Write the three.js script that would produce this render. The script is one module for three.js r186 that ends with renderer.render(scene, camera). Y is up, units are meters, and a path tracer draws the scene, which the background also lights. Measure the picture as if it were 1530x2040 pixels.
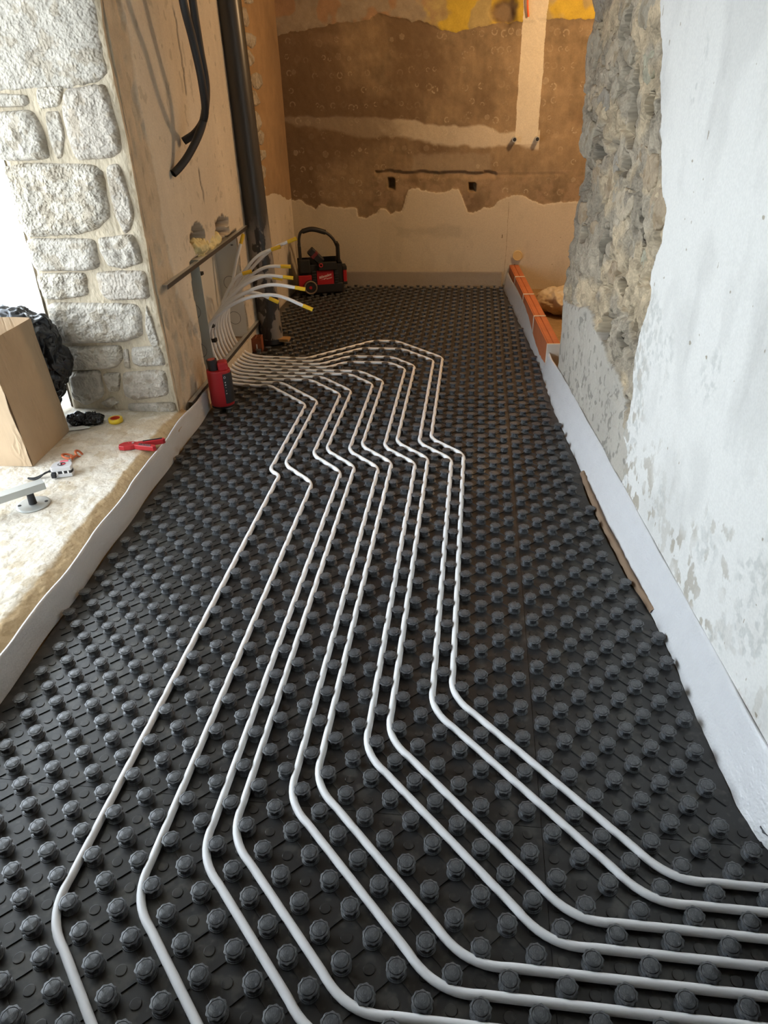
import * as THREE from 'three';
import { RoundedBoxGeometry } from 'three/addons/geometries/RoundedBoxGeometry.js';
import { mergeGeometries, toCreasedNormals, mergeVertices } from 'three/addons/utils/BufferGeometryUtils.js';

// ---------- camera, sky, exposure ----------
const scene = new THREE.Scene();
const camera = new THREE.PerspectiveCamera(THREE.MathUtils.radToDeg(2 * Math.atan(1020 / 1395.08)), 1530 / 2040, 0.05, 200);
camera.position.set(0.0373, 1.3661, 1.2951);
camera.rotation.order = 'YXZ';
camera.rotation.set(-0.543921, 0.133277, -0.027924);
scene.add(camera);
const SKY = 9.2, LAMP = 4.9;
scene.background = new THREE.Color().setRGB(0.83, 0.935, 1.04);
scene.backgroundIntensity = SKY;
const renderer = new THREE.WebGLRenderer({ antialias: true });
renderer.toneMapping = THREE.LinearToneMapping;
renderer.toneMappingExposure = 1.0;
renderer.shadowMap.enabled = true;

// ---------- helpers ----------
let seed = 7;
const rnd = () => { seed = (seed * 1664525 + 1013904223) >>> 0; return seed / 4294967296; };
const rr = (a, b) => a + (b - a) * rnd();
const clamp = (x, a = 0, b = 1) => x < a ? a : x > b ? b : x;
const sm = (a, b, x) => { x = clamp((x - a) / (b - a)); return x * x * (3 - 2 * x); };
const mix = (a, b, t) => a + (b - a) * t;
function h3(x, y, z) { let h = Math.imul(x, 374761393) ^ Math.imul(y, 668265263) ^ Math.imul(z, 2147483647 ^ 97531); h = Math.imul(h ^ (h >>> 13), 1274126177); return ((h ^ (h >>> 16)) >>> 0) / 4294967296; }
function n3(x, y, z = 0) {
  const X = Math.floor(x), Y = Math.floor(y), Z = Math.floor(z); x -= X; y -= Y; z -= Z;
  x = x * x * (3 - 2 * x); y = y * y * (3 - 2 * y); z = z * z * (3 - 2 * z);
  const l = (k) => mix(mix(h3(X, Y, Z + k), h3(X + 1, Y, Z + k), x), mix(h3(X, Y + 1, Z + k), h3(X + 1, Y + 1, Z + k), x), y);
  return z === 0 ? l(0) : mix(l(0), l(1), z);
}
function fbm(x, y, o = 4, z = 0) { let s = 0, a = 0.5, t = 0; for (let i = 0; i < o; i++) { s += a * n3(x, y, z); t += a; a *= 0.5; x = x * 2.03 + 17.1; y = y * 2.03 + 5.7; z *= 2.03; } return s / t; }
const toS = (c) => { c = clamp(c); return c <= 0.0031308 ? 12.92 * c : 1.055 * Math.pow(c, 1 / 2.4) - 0.055; };
const LUT = new Uint8Array(4097); for (let i = 0; i < 4097; i++) LUT[i] = Math.round(255 * toS(i / 4096));
// fn(u, v, out): out[0..2] linear colour, out[3] height 0..1
function maps(w, h, fn, wrap = THREE.MirroredRepeatWrapping) {
  const c = new Uint8Array(w * h * 4), b = new Uint8Array(w * h * 4), o = [0, 0, 0, 0.5];
  for (let j = 0, k = 0; j < h; j++) for (let i = 0; i < w; i++, k += 4) {
    o[3] = 0.5; fn((i + 0.5) / w, (j + 0.5) / h, o);
    for (let m = 0; m < 3; m++) c[k + m] = LUT[Math.round(clamp(o[m]) * 4096)];
    b[k] = b[k + 1] = b[k + 2] = Math.round(clamp(o[3]) * 255); c[k + 3] = b[k + 3] = 255;
  }
  const mk = (d, s) => { const t = new THREE.DataTexture(d, w, h, THREE.RGBAFormat); t.magFilter = t.minFilter = THREE.LinearFilter; t.wrapS = t.wrapT = wrap; if (s) t.colorSpace = THREE.SRGBColorSpace; t.needsUpdate = true; return t; };
  return { map: mk(c, true), bumpMap: mk(b, false) };
}
const rgb = (r, g, b) => new THREE.Color().setRGB(r, g, b);
const std = (r, g, b, rough = 0.8, extra = {}) => new THREE.MeshStandardMaterial({ color: rgb(r, g, b), roughness: rough, side: THREE.DoubleSide, ...extra });
const taken = {};
const numbered = (n) => { const k = taken[n] = (taken[n] ?? -1) + 1; return k ? `${n}_${String(k).padStart(3, '0')}` : n; };
function obj(name, geo, m, parent = scene) {
  const o = new THREE.Mesh(Array.isArray(geo) ? mergeGeometries(geo.map((g) => { const q = g.index ? g.toNonIndexed() : g; for (const a of Object.keys(q.attributes)) if (!['position', 'normal', 'uv'].includes(a)) q.deleteAttribute(a); return q; })) : geo, m);
  o.name = parent === scene ? numbered(name) : name; o.castShadow = o.receiveShadow = true; parent.add(o); return o;
}
function thing(name, label, category, [x, y, z] = [0, 0, 0], turn = 0, group) {
  const o = new THREE.Group(); o.name = numbered(name); o.position.set(x, y, z); o.rotation.y = turn; o.userData = { label, category };
  if (group) o.userData.group = group; scene.add(o); return o;
}
function tag(o, label, category, group) { o.userData = { label, category }; if (group) o.userData.group = group; return o; }
function struct(name, label, category) { const o = new THREE.Group(); o.name = name; o.userData = { kind: 'structure', label, category }; scene.add(o); return o; }
const at = (g, x, y, z, rx = 0, ry = 0, rz = 0) => { if (rx || ry || rz) g.applyMatrix4(new THREE.Matrix4().makeRotationFromEuler(new THREE.Euler(rx, ry, rz))); return g.translate(x, y, z); };
const box = (w, h, d, x = 0, y = 0, z = 0, r = 0) => at(r ? new RoundedBoxGeometry(w, h, d, 2, r) : new THREE.BoxGeometry(w, h, d), x, y, z);
const cyl = (r0, r1, h, x = 0, y = 0, z = 0, seg = 24) => at(new THREE.CylinderGeometry(r0, r1, h, seg), x, y, z);
const span = (x0, x1, y0, y1, z0, z1) => box(x1 - x0, y1 - y0, z1 - z0, (x0 + x1) / 2, (y0 + y1) / 2, (z0 + z1) / 2);
const V = (x, y, z) => new THREE.Vector3(x, y, z);
const sweep = (pts, r, n = 40, seg = 10, closed = false) => new THREE.TubeGeometry(new THREE.CatmullRomCurve3(pts, closed, 'centripetal'), n, r, seg, closed);
// grid surface: f(s, t) -> [x, y, z, u, v]
function grid(nx, ny, f) {
  const p = new Float32Array((nx + 1) * (ny + 1) * 3), uv = new Float32Array((nx + 1) * (ny + 1) * 2), idx = [];
  for (let j = 0, k = 0; j <= ny; j++) for (let i = 0; i <= nx; i++, k++) { const q = f(i / nx, j / ny); p[3 * k] = q[0]; p[3 * k + 1] = q[1]; p[3 * k + 2] = q[2]; uv[2 * k] = q[3]; uv[2 * k + 1] = q[4]; }
  for (let j = 0; j < ny; j++) for (let i = 0; i < nx; i++) { const a = j * (nx + 1) + i; idx.push(a, a + 1, a + nx + 1, a + 1, a + nx + 2, a + nx + 1); }
  const g = new THREE.BufferGeometry(); g.setAttribute('position', new THREE.BufferAttribute(p, 3)); g.setAttribute('uv', new THREE.BufferAttribute(uv, 2)); g.setIndex(idx); g.computeVertexNormals(); return g;
}
const table = (T, key, val) => { const A = [...T].sort((a, b) => a[key] - b[key]); return (x) => { if (x <= A[0][key]) return A[0][val]; for (let i = 1; i < A.length; i++) if (x <= A[i][key]) { const a = A[i - 1], b = A[i]; return mix(a[val], b[val], (x - a[key]) / (b[key] - a[key] || 1)); } return A[A.length - 1][val]; }; };
// a dressed or rough stone: outline poly in (a, b), bulging by H, put in place by map(a, b, h)
function stoneGeo(poly, H, rough, sd, map, rings = 9, n = 36, uvScale = 1) {
  let P = poly.map((p) => p.slice());
  let area = 0; P.forEach((p, i) => { const q = P[(i + 1) % P.length]; area += p[0] * q[1] - q[0] * p[1]; }); if (area < 0) P.reverse();
  for (let k = 0; k < 2; k++) P = P.flatMap((p, i) => { const q = P[(i + 1) % P.length]; const e = k ? 0.2 : 0.1; return [[mix(p[0], q[0], e), mix(p[1], q[1], e)], [mix(p[0], q[0], 1 - e), mix(p[1], q[1], 1 - e)]]; });
  const L = [0]; P.forEach((p, i) => { const q = P[(i + 1) % P.length]; L.push(L[i] + Math.hypot(q[0] - p[0], q[1] - p[1])); });
  const R = []; for (let k = 0, i = 0; k < n; k++) { const d = k / n * L[P.length]; while (L[i + 1] < d) i++; const p = P[i], q = P[(i + 1) % P.length], t = (d - L[i]) / (L[i + 1] - L[i] || 1); R.push([mix(p[0], q[0], t), mix(p[1], q[1], t)]); }
  const c = [0, 0]; R.forEach((p) => { c[0] += p[0] / n; c[1] += p[1] / n; });
  const pos = [], uv = [], idx = [], T = []; for (let k = 1; k <= rings; k++) T.push(Math.pow(k / rings, 0.75)); 
  const put = (a, b, h) => { const v = map(a, b, h); pos.push(v[0], v[1], v[2]); uv.push(a * uvScale + sd * 0.37, b * uvScale + sd * 0.73); };
  const hh = (a, b, t) => H * (1 - Math.pow(t, 12)) * (0.8 + 0.4 * n3(a * 9 + sd, b * 9, sd)) + rough * (fbm(a * 34 + sd * 3, b * 34, 3) - 0.5) * 2 * (1 - 0.5 * t);
  put(c[0], c[1], hh(c[0], c[1], 0));
  T.forEach((t) => R.forEach((p) => { const w = 1 + (t > 0.6 ? 0.03 * (n3(p[0] * 60, p[1] * 60, sd) - 0.5) : 0); const a = mix(c[0], p[0], t * w), b = mix(c[1], p[1], t * w); put(a, b, hh(a, b, t)); }));
  R.forEach((p) => put(p[0], p[1], -0.035));
  for (let i = 0; i < n; i++) idx.push(0, 1 + i, 1 + (i + 1) % n);
  for (let r = 0; r < rings; r++) for (let i = 0; i < n; i++) { const a = 1 + r * n + i, b = 1 + r * n + (i + 1) % n; idx.push(a, a + n, b, b, a + n, b + n); }
  const g = new THREE.BufferGeometry(); g.setAttribute('position', new THREE.Float32BufferAttribute(pos, 3)); g.setAttribute('uv', new THREE.Float32BufferAttribute(uv, 2)); g.setIndex(idx); g.computeVertexNormals(); return g;
}
function crumple(g, amp, f, sd = 0, rid = false) {
  g = mergeVertices(g.deleteAttribute('normal') && g); const p = g.attributes.position; g.computeVertexNormals(); const nn = g.attributes.normal;
  for (let i = 0; i < p.count; i++) { const x = p.getX(i), y = p.getY(i), z = p.getZ(i); let d = fbm(x * f + sd, y * f, 4, z * f + 3.3) - 0.5; if (rid) d = 0.35 - Math.abs(d) * 2.4; p.setXYZ(i, x + nn.getX(i) * d * amp, y + nn.getY(i) * d * amp, z + nn.getZ(i) * d * amp); }
  g.computeVertexNormals(); return g;
}

// ---------- shared materials ----------
const plasticTex = maps(512, 512, (u, v, o) => { const d = fbm(u * 30, v * 30, 4), s = fbm(u * 90, v * 90, 3, 4.5), k = sm(0.56, 0.74, d) * 0.55 + sm(0.62, 0.8, s) * 0.45; o[0] = mix(0.021, 0.08, k); o[1] = mix(0.0215, 0.075, k); o[2] = mix(0.0225, 0.067, k); o[3] = 0.5 + 0.3 * (s - 0.5); });
const capTex = maps(1024, 1024, (u, v, o) => { const d = fbm(u * 60, v * 60, 4), s = fbm(u * 340, v * 340, 3, 4.5), sc = fbm(u * 700, v * 90, 3, 8.1), k = clamp(sm(0.5, 0.66, s + 0.3 * (d - 0.5)) * 0.5 + sm(0.58, 0.68, sc) * 0.3); o[0] = mix(0.060, 0.16, k); o[1] = mix(0.064, 0.166, k); o[2] = mix(0.071, 0.174, k); o[3] = 0.5 + 0.3 * (s - 0.5); });
const nubMat = new THREE.MeshStandardMaterial({ map: capTex.map, bumpMap: capTex.bumpMap, bumpScale: 0.0001, roughness: 0.33, side: THREE.DoubleSide });
const black = new THREE.MeshStandardMaterial({ map: plasticTex.map, bumpMap: plasticTex.bumpMap, bumpScale: 0.0004, roughness: 0.34, side: THREE.DoubleSide });
const pipeWhite = new THREE.MeshPhysicalMaterial({ color: rgb(0.86, 0.86, 0.86), roughness: 0.36, specularIntensity: 0.6 });
const darkRubber = std(0.022, 0.022, 0.024, 0.5), blackSoft = std(0.014, 0.014, 0.015, 0.7), redPlastic = std(0.42, 0.018, 0.022, 0.42), metal = std(0.55, 0.56, 0.56, 0.38, { metalness: 0.85 }), zinc = std(0.52, 0.54, 0.53, 0.5, { metalness: 0.6 }), darkSteel = std(0.10, 0.09, 0.08, 0.5, { metalness: 0.6 });
const yellowTape = std(0.85, 0.55, 0.03, 0.5);

// ---------- geometry of the place ----------
const xw = (z) => 0.697 + 0.097 * z;            // corridor face of the right wall
const xs = (z) => -1.165 + 0.047 * z;            // foot of the left edge strip
const TOP = 2.6, BACK = -4.43, LEFT = -1.29;
// floor
{
  const f = struct('floor', 'brown earth and screed floor under the black panels', 'floor');
  const t = maps(512, 512, (u, v, o) => { const a = fbm(u * 12, v * 12, 5), b = fbm(u * 70, v * 70, 3); o[0] = 0.19 + 0.16 * a + 0.08 * b; o[1] = 0.12 + 0.11 * a + 0.06 * b; o[2] = 0.055 + 0.06 * a + 0.03 * b; o[3] = b; });
  const m = new THREE.MeshStandardMaterial({ ...t, bumpScale: 0.006, roughness: 0.95, side: THREE.DoubleSide });
  obj('slab', grid(60, 80, (s, r) => { const x = mix(-1.45, 3.3, s), z = mix(-4.6, 3.6, r); return [x, -0.013 + (x > 0.75 && z < -2.6 ? 0.02 * (fbm(x * 9, z * 9, 3)) : 0), z, x, z]; }), m, f);
  obj('subsoil', span(-1.45, 3.3, -0.3, -0.05, -4.6, 3.6), m, f);
}
// back wall
{
  const w = struct('wall_back', 'stripped back wall with brown plaster above white paint', 'wall');
  const LOW = table([[-1.6, 0.62], [-1.4, 0.649], [-1.301, 0.648], [-1.267, 0.618], [-1.195, 0.584], [-1.151, 0.624], [-1.079, 0.598], [-1.006, 0.59], [-0.973, 0.589], [-0.899, 0.596], [-0.872, 0.581], [-0.866, 0.525], [-0.805, 0.517], [-0.739, 0.547], [-0.681, 0.587], [-0.649, 0.576], [-0.617, 0.546], [-0.577, 0.56], [-0.536, 0.564], [-0.516, 0.597], [-0.495, 0.67], [-0.475, 0.713], [-0.416, 0.723], [-0.378, 0.708], [-0.244, 0.686], [-0.151, 0.713], [-0.104, 0.713], [-0.071, 0.651], [-0.029, 0.56], [0.019, 0.549], [0.065, 0.57], [0.088, 0.585], [0.127, 0.577], [0.165, 0.591], [0.194, 0.627], [0.285, 0.663], [0.369, 0.665], [0.433, 0.633], [0.504, 0.603], [0.572, 0.61], [0.693, 0.616], [1, 0.64], [2.4, 0.6]], 0, 1);
  const BU = table([[-1.5, 1.215], [-0.972, 1.21], [-0.622, 1.189], [-0.457, 1.178], [-0.194, 1.13], [0.066, 1.132], [0.182, 1.087], [0.454, 1.097]], 0, 1), BL = table([[-1.5, 1.16], [-1.368, 1.145], [-1.03, 1.095], [-0.76, 1.046], [-0.541, 1.057], [-0.424, 1.025], [-0.191, 0.992], [-0.025, 0.974], [0.139, 0.986], [0.269, 0.984], [0.467, 0.952]], 0, 1);
  const TP = table([[-1.5, 1.68], [-1.396, 1.69], [-1.199, 1.723], [-1.021, 1.744], [-0.735, 1.773], [-0.672, 1.796], [-0.362, 1.736], [-0.207, 1.686], [-0.114, 1.677], [0.143, 1.72], [0.442, 1.729], [0.694, 1.721], [2.4, 1.73]], 0, 1);
  const GR = table([[-0.73, 0.842], [-0.6, 0.846], [-0.5, 0.832], [-0.36, 0.838], [-0.25, 0.826], [-0.1, 0.834], [0.02, 0.818], [0.1, 0.83], [0.16, 0.824]], 0, 1);
  const dabs = []; for (let r = 0; r < 11; r++) for (let k = 0; k < 34; k++) { const x = -1.33 + k * 0.062 + rr(-0.02, 0.02), y = 0.68 + r * 0.098 + rr(-0.018, 0.018); if (rnd() < 0.62) dabs.push([x, y, rr(0.013, 0.024), rnd(), rr(0.25, 1)]); }
  const cell = {}; dabs.forEach((d) => { for (let a = -1; a < 2; a++) for (let b = -1; b < 2; b++) { const k = Math.round(d[0] / 0.06 + a) + '_' + Math.round(d[1] / 0.06 + b); (cell[k] ??= []).push(d); } });
  const low = (x, y) => { const e = (fbm(x * 40, y * 40, 3) - 0.5) * 0.02; return sm(-0.002, 0.002, LOW(x) + e - y); };
  const holes = [[-0.605, 0.754, 0.024, 0.034], [-0.003, 0.724, 0.02, 0.024]];
  const depth = (x, y) => {
    let d = 0.007 * low(x, y) + 0.004 * (fbm(x * 7, y * 7, 3) - 0.5) + 0.003 * (1 - low(x, y)) * (fbm(x * 40, y * 40, 2) - 0.5);
    const g = GR(x), inG = x > -0.72 && x < 0.165; if (inG) { d -= 0.022 * sm(0.001, 0.004, g - y) * sm(0.055, 0.005, g - y); } else if (x > 0.165 && x < 0.66) d -= 0.006 * sm(0.008, 0.002, Math.abs(y - 0.803));
    for (const [hx, hy, a, b] of holes) d -= 0.095 * sm(1.1, 0.9, Math.max(Math.abs(x - hx) / a, Math.abs(y - hy) / b));
    if (y > 1.68) d -= 0.07 * sm(0.075, 0.03, Math.hypot((x - 0.165) * 0.7, (y - 1.78) * 0.8) + 0.03 * (fbm(x * 18, y * 18, 3) - 0.5));
    if (y > TP(x) + 0.02 * (fbm(x * 20, y * 20, 3) - 0.5)) d += 0.006;
    return d;
  };
  const t = maps(1800, 1400, (u, v, o) => {
    const x = -1.6 + u * 3.6, y = v * 2.8, A = fbm(x * 3, y * 3, 4), B = fbm(x * 18, y * 18, 4, 1.5), C = n3(x * 220, y * 220);
    let r = 0.30, g = 0.215, b = 0.125, h = 0.4 + 0.3 * B;
    const k = 0.6 + 0.6 * A + 0.55 * (B - 0.5) + 0.25 * (fbm(x * 40, y * 9, 3) - 0.5); r *= k; g *= k; b *= k;
    const damp = sm(0.42, 0.6, fbm(x * 2.2 + 4, y * 2.6, 4) + 0.34 * sm(-0.5, -1.25, x) - 0.08); r = mix(r, 0.155, damp * 0.75); g = mix(g, 0.10, damp * 0.75); b = mix(b, 0.055, damp * 0.75);
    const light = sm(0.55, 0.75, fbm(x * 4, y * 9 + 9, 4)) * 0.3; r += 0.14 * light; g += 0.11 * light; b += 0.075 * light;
    { const q = 0.55 * sm(0.02, -0.01, Math.max(Math.abs(y - 0.893) - 0.05, Math.abs(x + 0.165) - 0.28) + 0.05 * (B - 0.5)); r = mix(r, 0.36, q); g = mix(g, 0.29, q); b = mix(b, 0.20, q); }
    if (y > 0.6 && y < 0.83 && x > -0.75) { const q = sm(0.4, 0.62, B); r = mix(r, 0.36, 0.45 * q); g = mix(g, 0.25, 0.45 * q); b = mix(b, 0.16, 0.45 * q); }
    const ds = cell[Math.round(x / 0.06) + '_' + Math.round(y / 0.06)]; if (ds && y > 0.66) for (const d of ds) { const q = Math.hypot(x - d[0], (y - d[1])) / d[2]; if (q < 1.2) { const ang = Math.atan2(y - d[1], x - d[0]); const ring = sm(0.5, 0.8, q) * sm(1.1, 0.9, q) * sm(0.3, 0.55, n3(ang * 2 + d[3] * 40, d[3] * 9)); const full = d[3] > 0.8 ? sm(1, 0.8, q) * 0.6 : 0; const e = Math.max(ring, full) * d[4] * d[4] * 0.62; r = mix(r, 0.52, e); g = mix(g, 0.43, e); b = mix(b, 0.30, e); h += 0.3 * e; } }
    const e1 = 0.03 * (fbm(x * 14, y * 14, 3) - 0.5), bu = BU(x) + e1, bl = BL(x) + e1 * 1.5;
    if (x < 0.46) { const q = sm(0, 0.02, bu - y) * sm(0, 0.03, y - bl) * mix(0.35, 0.95, sm(-0.75, -0.4, x + 0.3 * (B - 0.5))) * (0.7 + 0.5 * (A - 0.3)); r = mix(r, 0.62, q); g = mix(g, 0.55, q); b = mix(b, 0.42, q); }
    const tp = TP(x) + 0.03 * (fbm(x * 20, y * 20, 4) - 0.5);
    if (y > tp) { const q = sm(-0.45, -0.2, x + 0.3 * (B - 0.5)); const pk = sm(0.5, 0.6, fbm(x * 7 + 3, y * 7, 3)); r = mix(mix(0.38, 0.42, pk), mix(0.56, 0.42, pk), q); g = mix(mix(0.32, 0.27, pk), mix(0.40, 0.33, pk), q); b = mix(mix(0.24, 0.16, pk), mix(0.05, 0.14, pk), q); const z = 0.7 + 0.5 * B; r *= z; g *= z; b *= z; if (x > 0.05 && x < 0.29) { const s = sm(0.07, 0.04, Math.hypot((x - 0.165) * 0.7, (y - 1.78) * 0.8) + 0.03 * (B - 0.5)); r = mix(r, 0.24, s); g = mix(g, 0.17, s); b = mix(b, 0.10, s); } }
    
    const sx0 = 0.288 + 0.012 * (fbm(y * 12, 3, 3) - 0.5), sx1 = 0.445 + 0.012 * (fbm(y * 12, 9, 3) - 0.5);
    if (x > sx0 && x < sx1 && y > 1.0) { const z = 0.92 + 0.16 * B; r = 0.66 * z; g = 0.60 * z; b = 0.47 * z; h = 0.6; }
    const L = low(x, y); if (L > 0) { const z = 0.93 + 0.12 * A - 0.07 * sm(0.56, 0.7, fbm(x * 9, y * 5, 4)); let wr = 0.56 * z, wg = 0.49 * z, wb = 0.365 * z; const patch = sm(0.02, -0.02, Math.max(Math.abs(y - 0.42) - 0.04, Math.abs(x + 0.33) - 0.25) + 0.09 * (fbm(x * 9, y * 12, 4) - 0.5)) * 0.16; wr *= 1 - patch; wg *= 1 - patch; wb *= 1 - patch; const sp = n3(x * 46 + 5, y * 46); if (sp > 0.975 && y < 0.4) { wr *= 0.3; wg *= 0.25; wb *= 0.2; } const ck = Math.abs(x - 0.275 - 0.012 * (fbm(y * 10, 2, 3) - 0.5)) < 0.0013 && y > 0.1 && y < 0.62; if (ck) { wr *= 0.6; wg *= 0.55; wb *= 0.5; } r = mix(r, wr, L); g = mix(g, wg, L); b = mix(b, wb, L); h = 0.5 + 0.1 * B; }
    for (const [hx, hy, a, c] of holes) { const q = sm(1.2, 1.0, Math.max(Math.abs(x - hx) / a, Math.abs(y - hy) / c)); r = mix(r, 0.30, q); g = mix(g, 0.22, q); b = mix(b, 0.13, q); }
    const z = 0.93 + 0.14 * C; o[0] = r * z; o[1] = g * z; o[2] = b * z; o[3] = h;
  });
  const m = new THREE.MeshStandardMaterial({ ...t, bumpScale: 0.004, roughness: 0.93, side: THREE.DoubleSide });
  obj('plaster', grid(420, 300, (s, r) => { const x = mix(-1.6, 2.3, s), y = mix(-0.05, TOP, r); return [x, y, BACK + depth(x, y), (x + 1.6) / 3.6, y / 2.8]; }), m, w);
  obj('masonry', span(-1.9, 2.6, -0.2, TOP, BACK - 0.45, BACK - 0.1), std(0.3, 0.24, 0.16, 0.95), w);
}
// left wall (corridor face with the manifold recess) and the stone jamb of the opening
const stoneTex = maps(512, 512, (u, v, o) => { const a = fbm(u * 9, v * 9, 4), b = fbm(u * 45, v * 45, 4), c = fbm(u * 140, v * 140, 2); const d = sm(0.57, 0.68, fbm(u * 22 + 3, v * 22, 3)); const z = 0.78 + 0.42 * (b - 0.35) + 0.2 * (c - 0.5); o[0] = mix(0.64, 0.52, d) * z; o[1] = mix(0.60, 0.465, d) * z; o[2] = mix(0.53, 0.38, d) * z; o[3] = 0.55 * b + 0.45 * c; }, THREE.MirroredRepeatWrapping);
const stoneMat = (r, g, b, bs = 0.014) => { const m = new THREE.MeshStandardMaterial({ ...stoneTex, bumpScale: bs, roughness: 0.95, side: THREE.DoubleSide }); m.color = rgb(r, g, b); return m; };
const stoneMats = [stoneMat(0.86, 0.84, 0.81), stoneMat(0.82, 0.795, 0.76), stoneMat(0.9, 0.87, 0.82, 0.02), stoneMat(0.83, 0.79, 0.75)];
{
  const w = struct('wall_left', 'left wall with rough stone jamb and recess for the pipe manifold', 'wall');
  const BND = table([[-1.74, 2.6], [-1.732, 1.782], [-1.749, 1.667], [-1.755, 1.513], [-1.733, 1.349], [-1.769, 1.172], [-1.771, 0.984], [-1.758, 0.784], [-1.777, 0.702], [-1.794, 0.612], [-1.851, 0.516], [-1.919, 0.428], [-1.963, 0.325], [-1.93, 0.137], [-1.9, 0.0]], 1, 0);
  const CRK = table([[-2.265, 1.9], [-2.265, 1.693], [-2.281, 1.641], [-2.276, 1.532], [-2.269, 1.36], [-2.265, 1.2], [-2.291, 1.006], [-2.306, 0.96], [-2.294, 0.825]], 1, 0);
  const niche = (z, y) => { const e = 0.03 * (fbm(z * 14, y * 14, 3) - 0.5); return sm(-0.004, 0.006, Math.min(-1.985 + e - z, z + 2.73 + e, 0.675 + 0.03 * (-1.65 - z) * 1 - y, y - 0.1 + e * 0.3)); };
  const nook = (z, y) => Math.max(sm(1.15, 0.8, Math.hypot((z + 2.14) / 0.08, (y - 0.77) / 0.05) + 0.9 * (fbm(z * 40, y * 40, 2) - 0.5)), sm(1.15, 0.8, Math.hypot((z + 2.5) / 0.1, (y - 0.765) / 0.045) + 1.3 * (fbm(z * 40, y * 40, 2) - 0.5)));
  const filler = (z, y) => sm(-0.006, 0.006, z - BND(y) + 0.05 * (fbm(z * 9, y * 9, 4) - 0.5));
  const off = (z, y) => {
    let d = 0.006 * (fbm(z * 4, y * 4, 3) - 0.5); const f = filler(z, y); d += f * (-0.006 + 0.016 * (fbm(z * 14, y * 7, 4) - 0.5));
    d -= 0.014 * sm(0.62, 0.74, fbm(z * 30, y * 8 + 5, 3)) * f;
    const c = Math.abs(z - CRK(y) - 0.014 * (fbm(y * 20, 1, 2) - 0.5)); if (y > 0.8) d -= 0.007 * sm(0.008, 0.001, c) * sm(0.45, 0.6, n3(y * 7, 4.2));
    d -= 0.12 * nook(z, y); d -= 0.135 * niche(z, y);
    d -= 0.09 * sm(-3.02, -3.12, z + 0.05 * (fbm(y * 9, 4, 3) - 0.5)); return d;
  };
  const t = maps(1500, 1300, (u, v, o) => {
    const z = -4.55 + u * 3.0, y = v * 2.6, A = fbm(z * 3, y * 3, 4), B = fbm(z * 22, y * 16, 4), S = fbm(z * 30, y * 5, 3), C = n3(z * 230, y * 230), f = filler(z, y);
    let r = 0.70, g = 0.62, b = 0.50; const k = 0.9 + 0.25 * (A - 0.4) + 0.1 * (S - 0.5); r *= k; g *= k; b *= k; let h = 0.5 + 0.15 * B;
    const fl = sm(0.70, 0.76, fbm(z * 26, y * 20, 3)) * 0.2; r *= 1 - fl; g *= 1 - fl; b *= 1 - fl * 1.1;
    if (f > 0) { const q = 0.82 + 0.35 * A + 0.35 * (B - 0.5), dk = sm(0.66, 0.8, fbm(z * 34, y * 12 + 2, 3)) * 0.2; r = mix(r, 0.55 * q * (1 - dk), f); g = mix(g, 0.455 * q * (1 - dk), f); b = mix(b, 0.33 * q * (1 - dk), f); h = mix(h, B, f); }
    const c = Math.abs(z - CRK(y) - 0.014 * (fbm(y * 20, 1, 2) - 0.5)); if (y > 0.8) { const q = sm(0.014, 0.004, c) * sm(0.45, 0.6, n3(y * 7, 4.2)) * 0.6; r *= 1 - q; g *= 1 - q; b *= 1 - q; }
    const nk = nook(z, y); r = mix(r, 0.40 * (0.8 + 0.4 * B), nk); g = mix(g, 0.30 * (0.8 + 0.4 * B), nk); b = mix(b, 0.19 * (0.8 + 0.4 * B), nk);
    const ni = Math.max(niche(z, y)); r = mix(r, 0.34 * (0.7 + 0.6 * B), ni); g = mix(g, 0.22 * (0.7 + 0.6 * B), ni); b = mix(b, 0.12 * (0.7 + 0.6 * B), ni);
    if (z < -3.03) { const q = sm(-3.05, -3.1, z); if (y > 0.66 + 0.1 * sm(-4.4, -3.9, z) + 0.02 * (B - 0.5)) { const z2 = 0.7 + 0.6 * A + 0.3 * (B - 0.5); r = mix(r, 0.36 * z2, q); g = mix(g, 0.235 * z2, q); b = mix(b, 0.125 * z2, q); } }
    const q2 = 0.94 + 0.12 * C; o[0] = r * q2; o[1] = g * q2; o[2] = b * q2; o[3] = h;
  });
  const m = new THREE.MeshStandardMaterial({ ...t, bumpScale: 0.005, roughness: 0.92, side: THREE.DoubleSide });
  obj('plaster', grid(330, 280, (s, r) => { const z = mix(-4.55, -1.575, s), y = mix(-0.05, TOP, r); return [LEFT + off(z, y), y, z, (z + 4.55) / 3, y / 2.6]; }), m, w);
  obj('masonry', span(-1.83, -1.5, -0.2, TOP, -4.85, -1.62), std(0.4, 0.33, 0.24, 0.95), w);
  const mort = maps(512, 768, (u, v, o) => { const a = fbm(u * 8, v * 24, 4), b = fbm(u * 50, v * 150, 3); const z = 0.75 + 0.35 * a + 0.25 * (b - 0.5); o[0] = 0.52 * z; o[1] = 0.44 * z; o[2] = 0.32 * z; o[3] = b; });
  obj('mortar', grid(60, 240, (s, r) => { const x = mix(-1.832, LEFT - 0.002, s), y = mix(0, TOP, r), e = sm(0.06, 0, s) * 0.03 + sm(0.95, 1, s) * 0.012; return [x, y, -1.583 - e + 0.012 * (fbm(x * 16, y * 16, 4) - 0.5), s, y / 2.6]; }), new THREE.MeshStandardMaterial({ ...mort, bumpScale: 0.006, roughness: 0.95, side: THREE.DoubleSide }), w);
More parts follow.
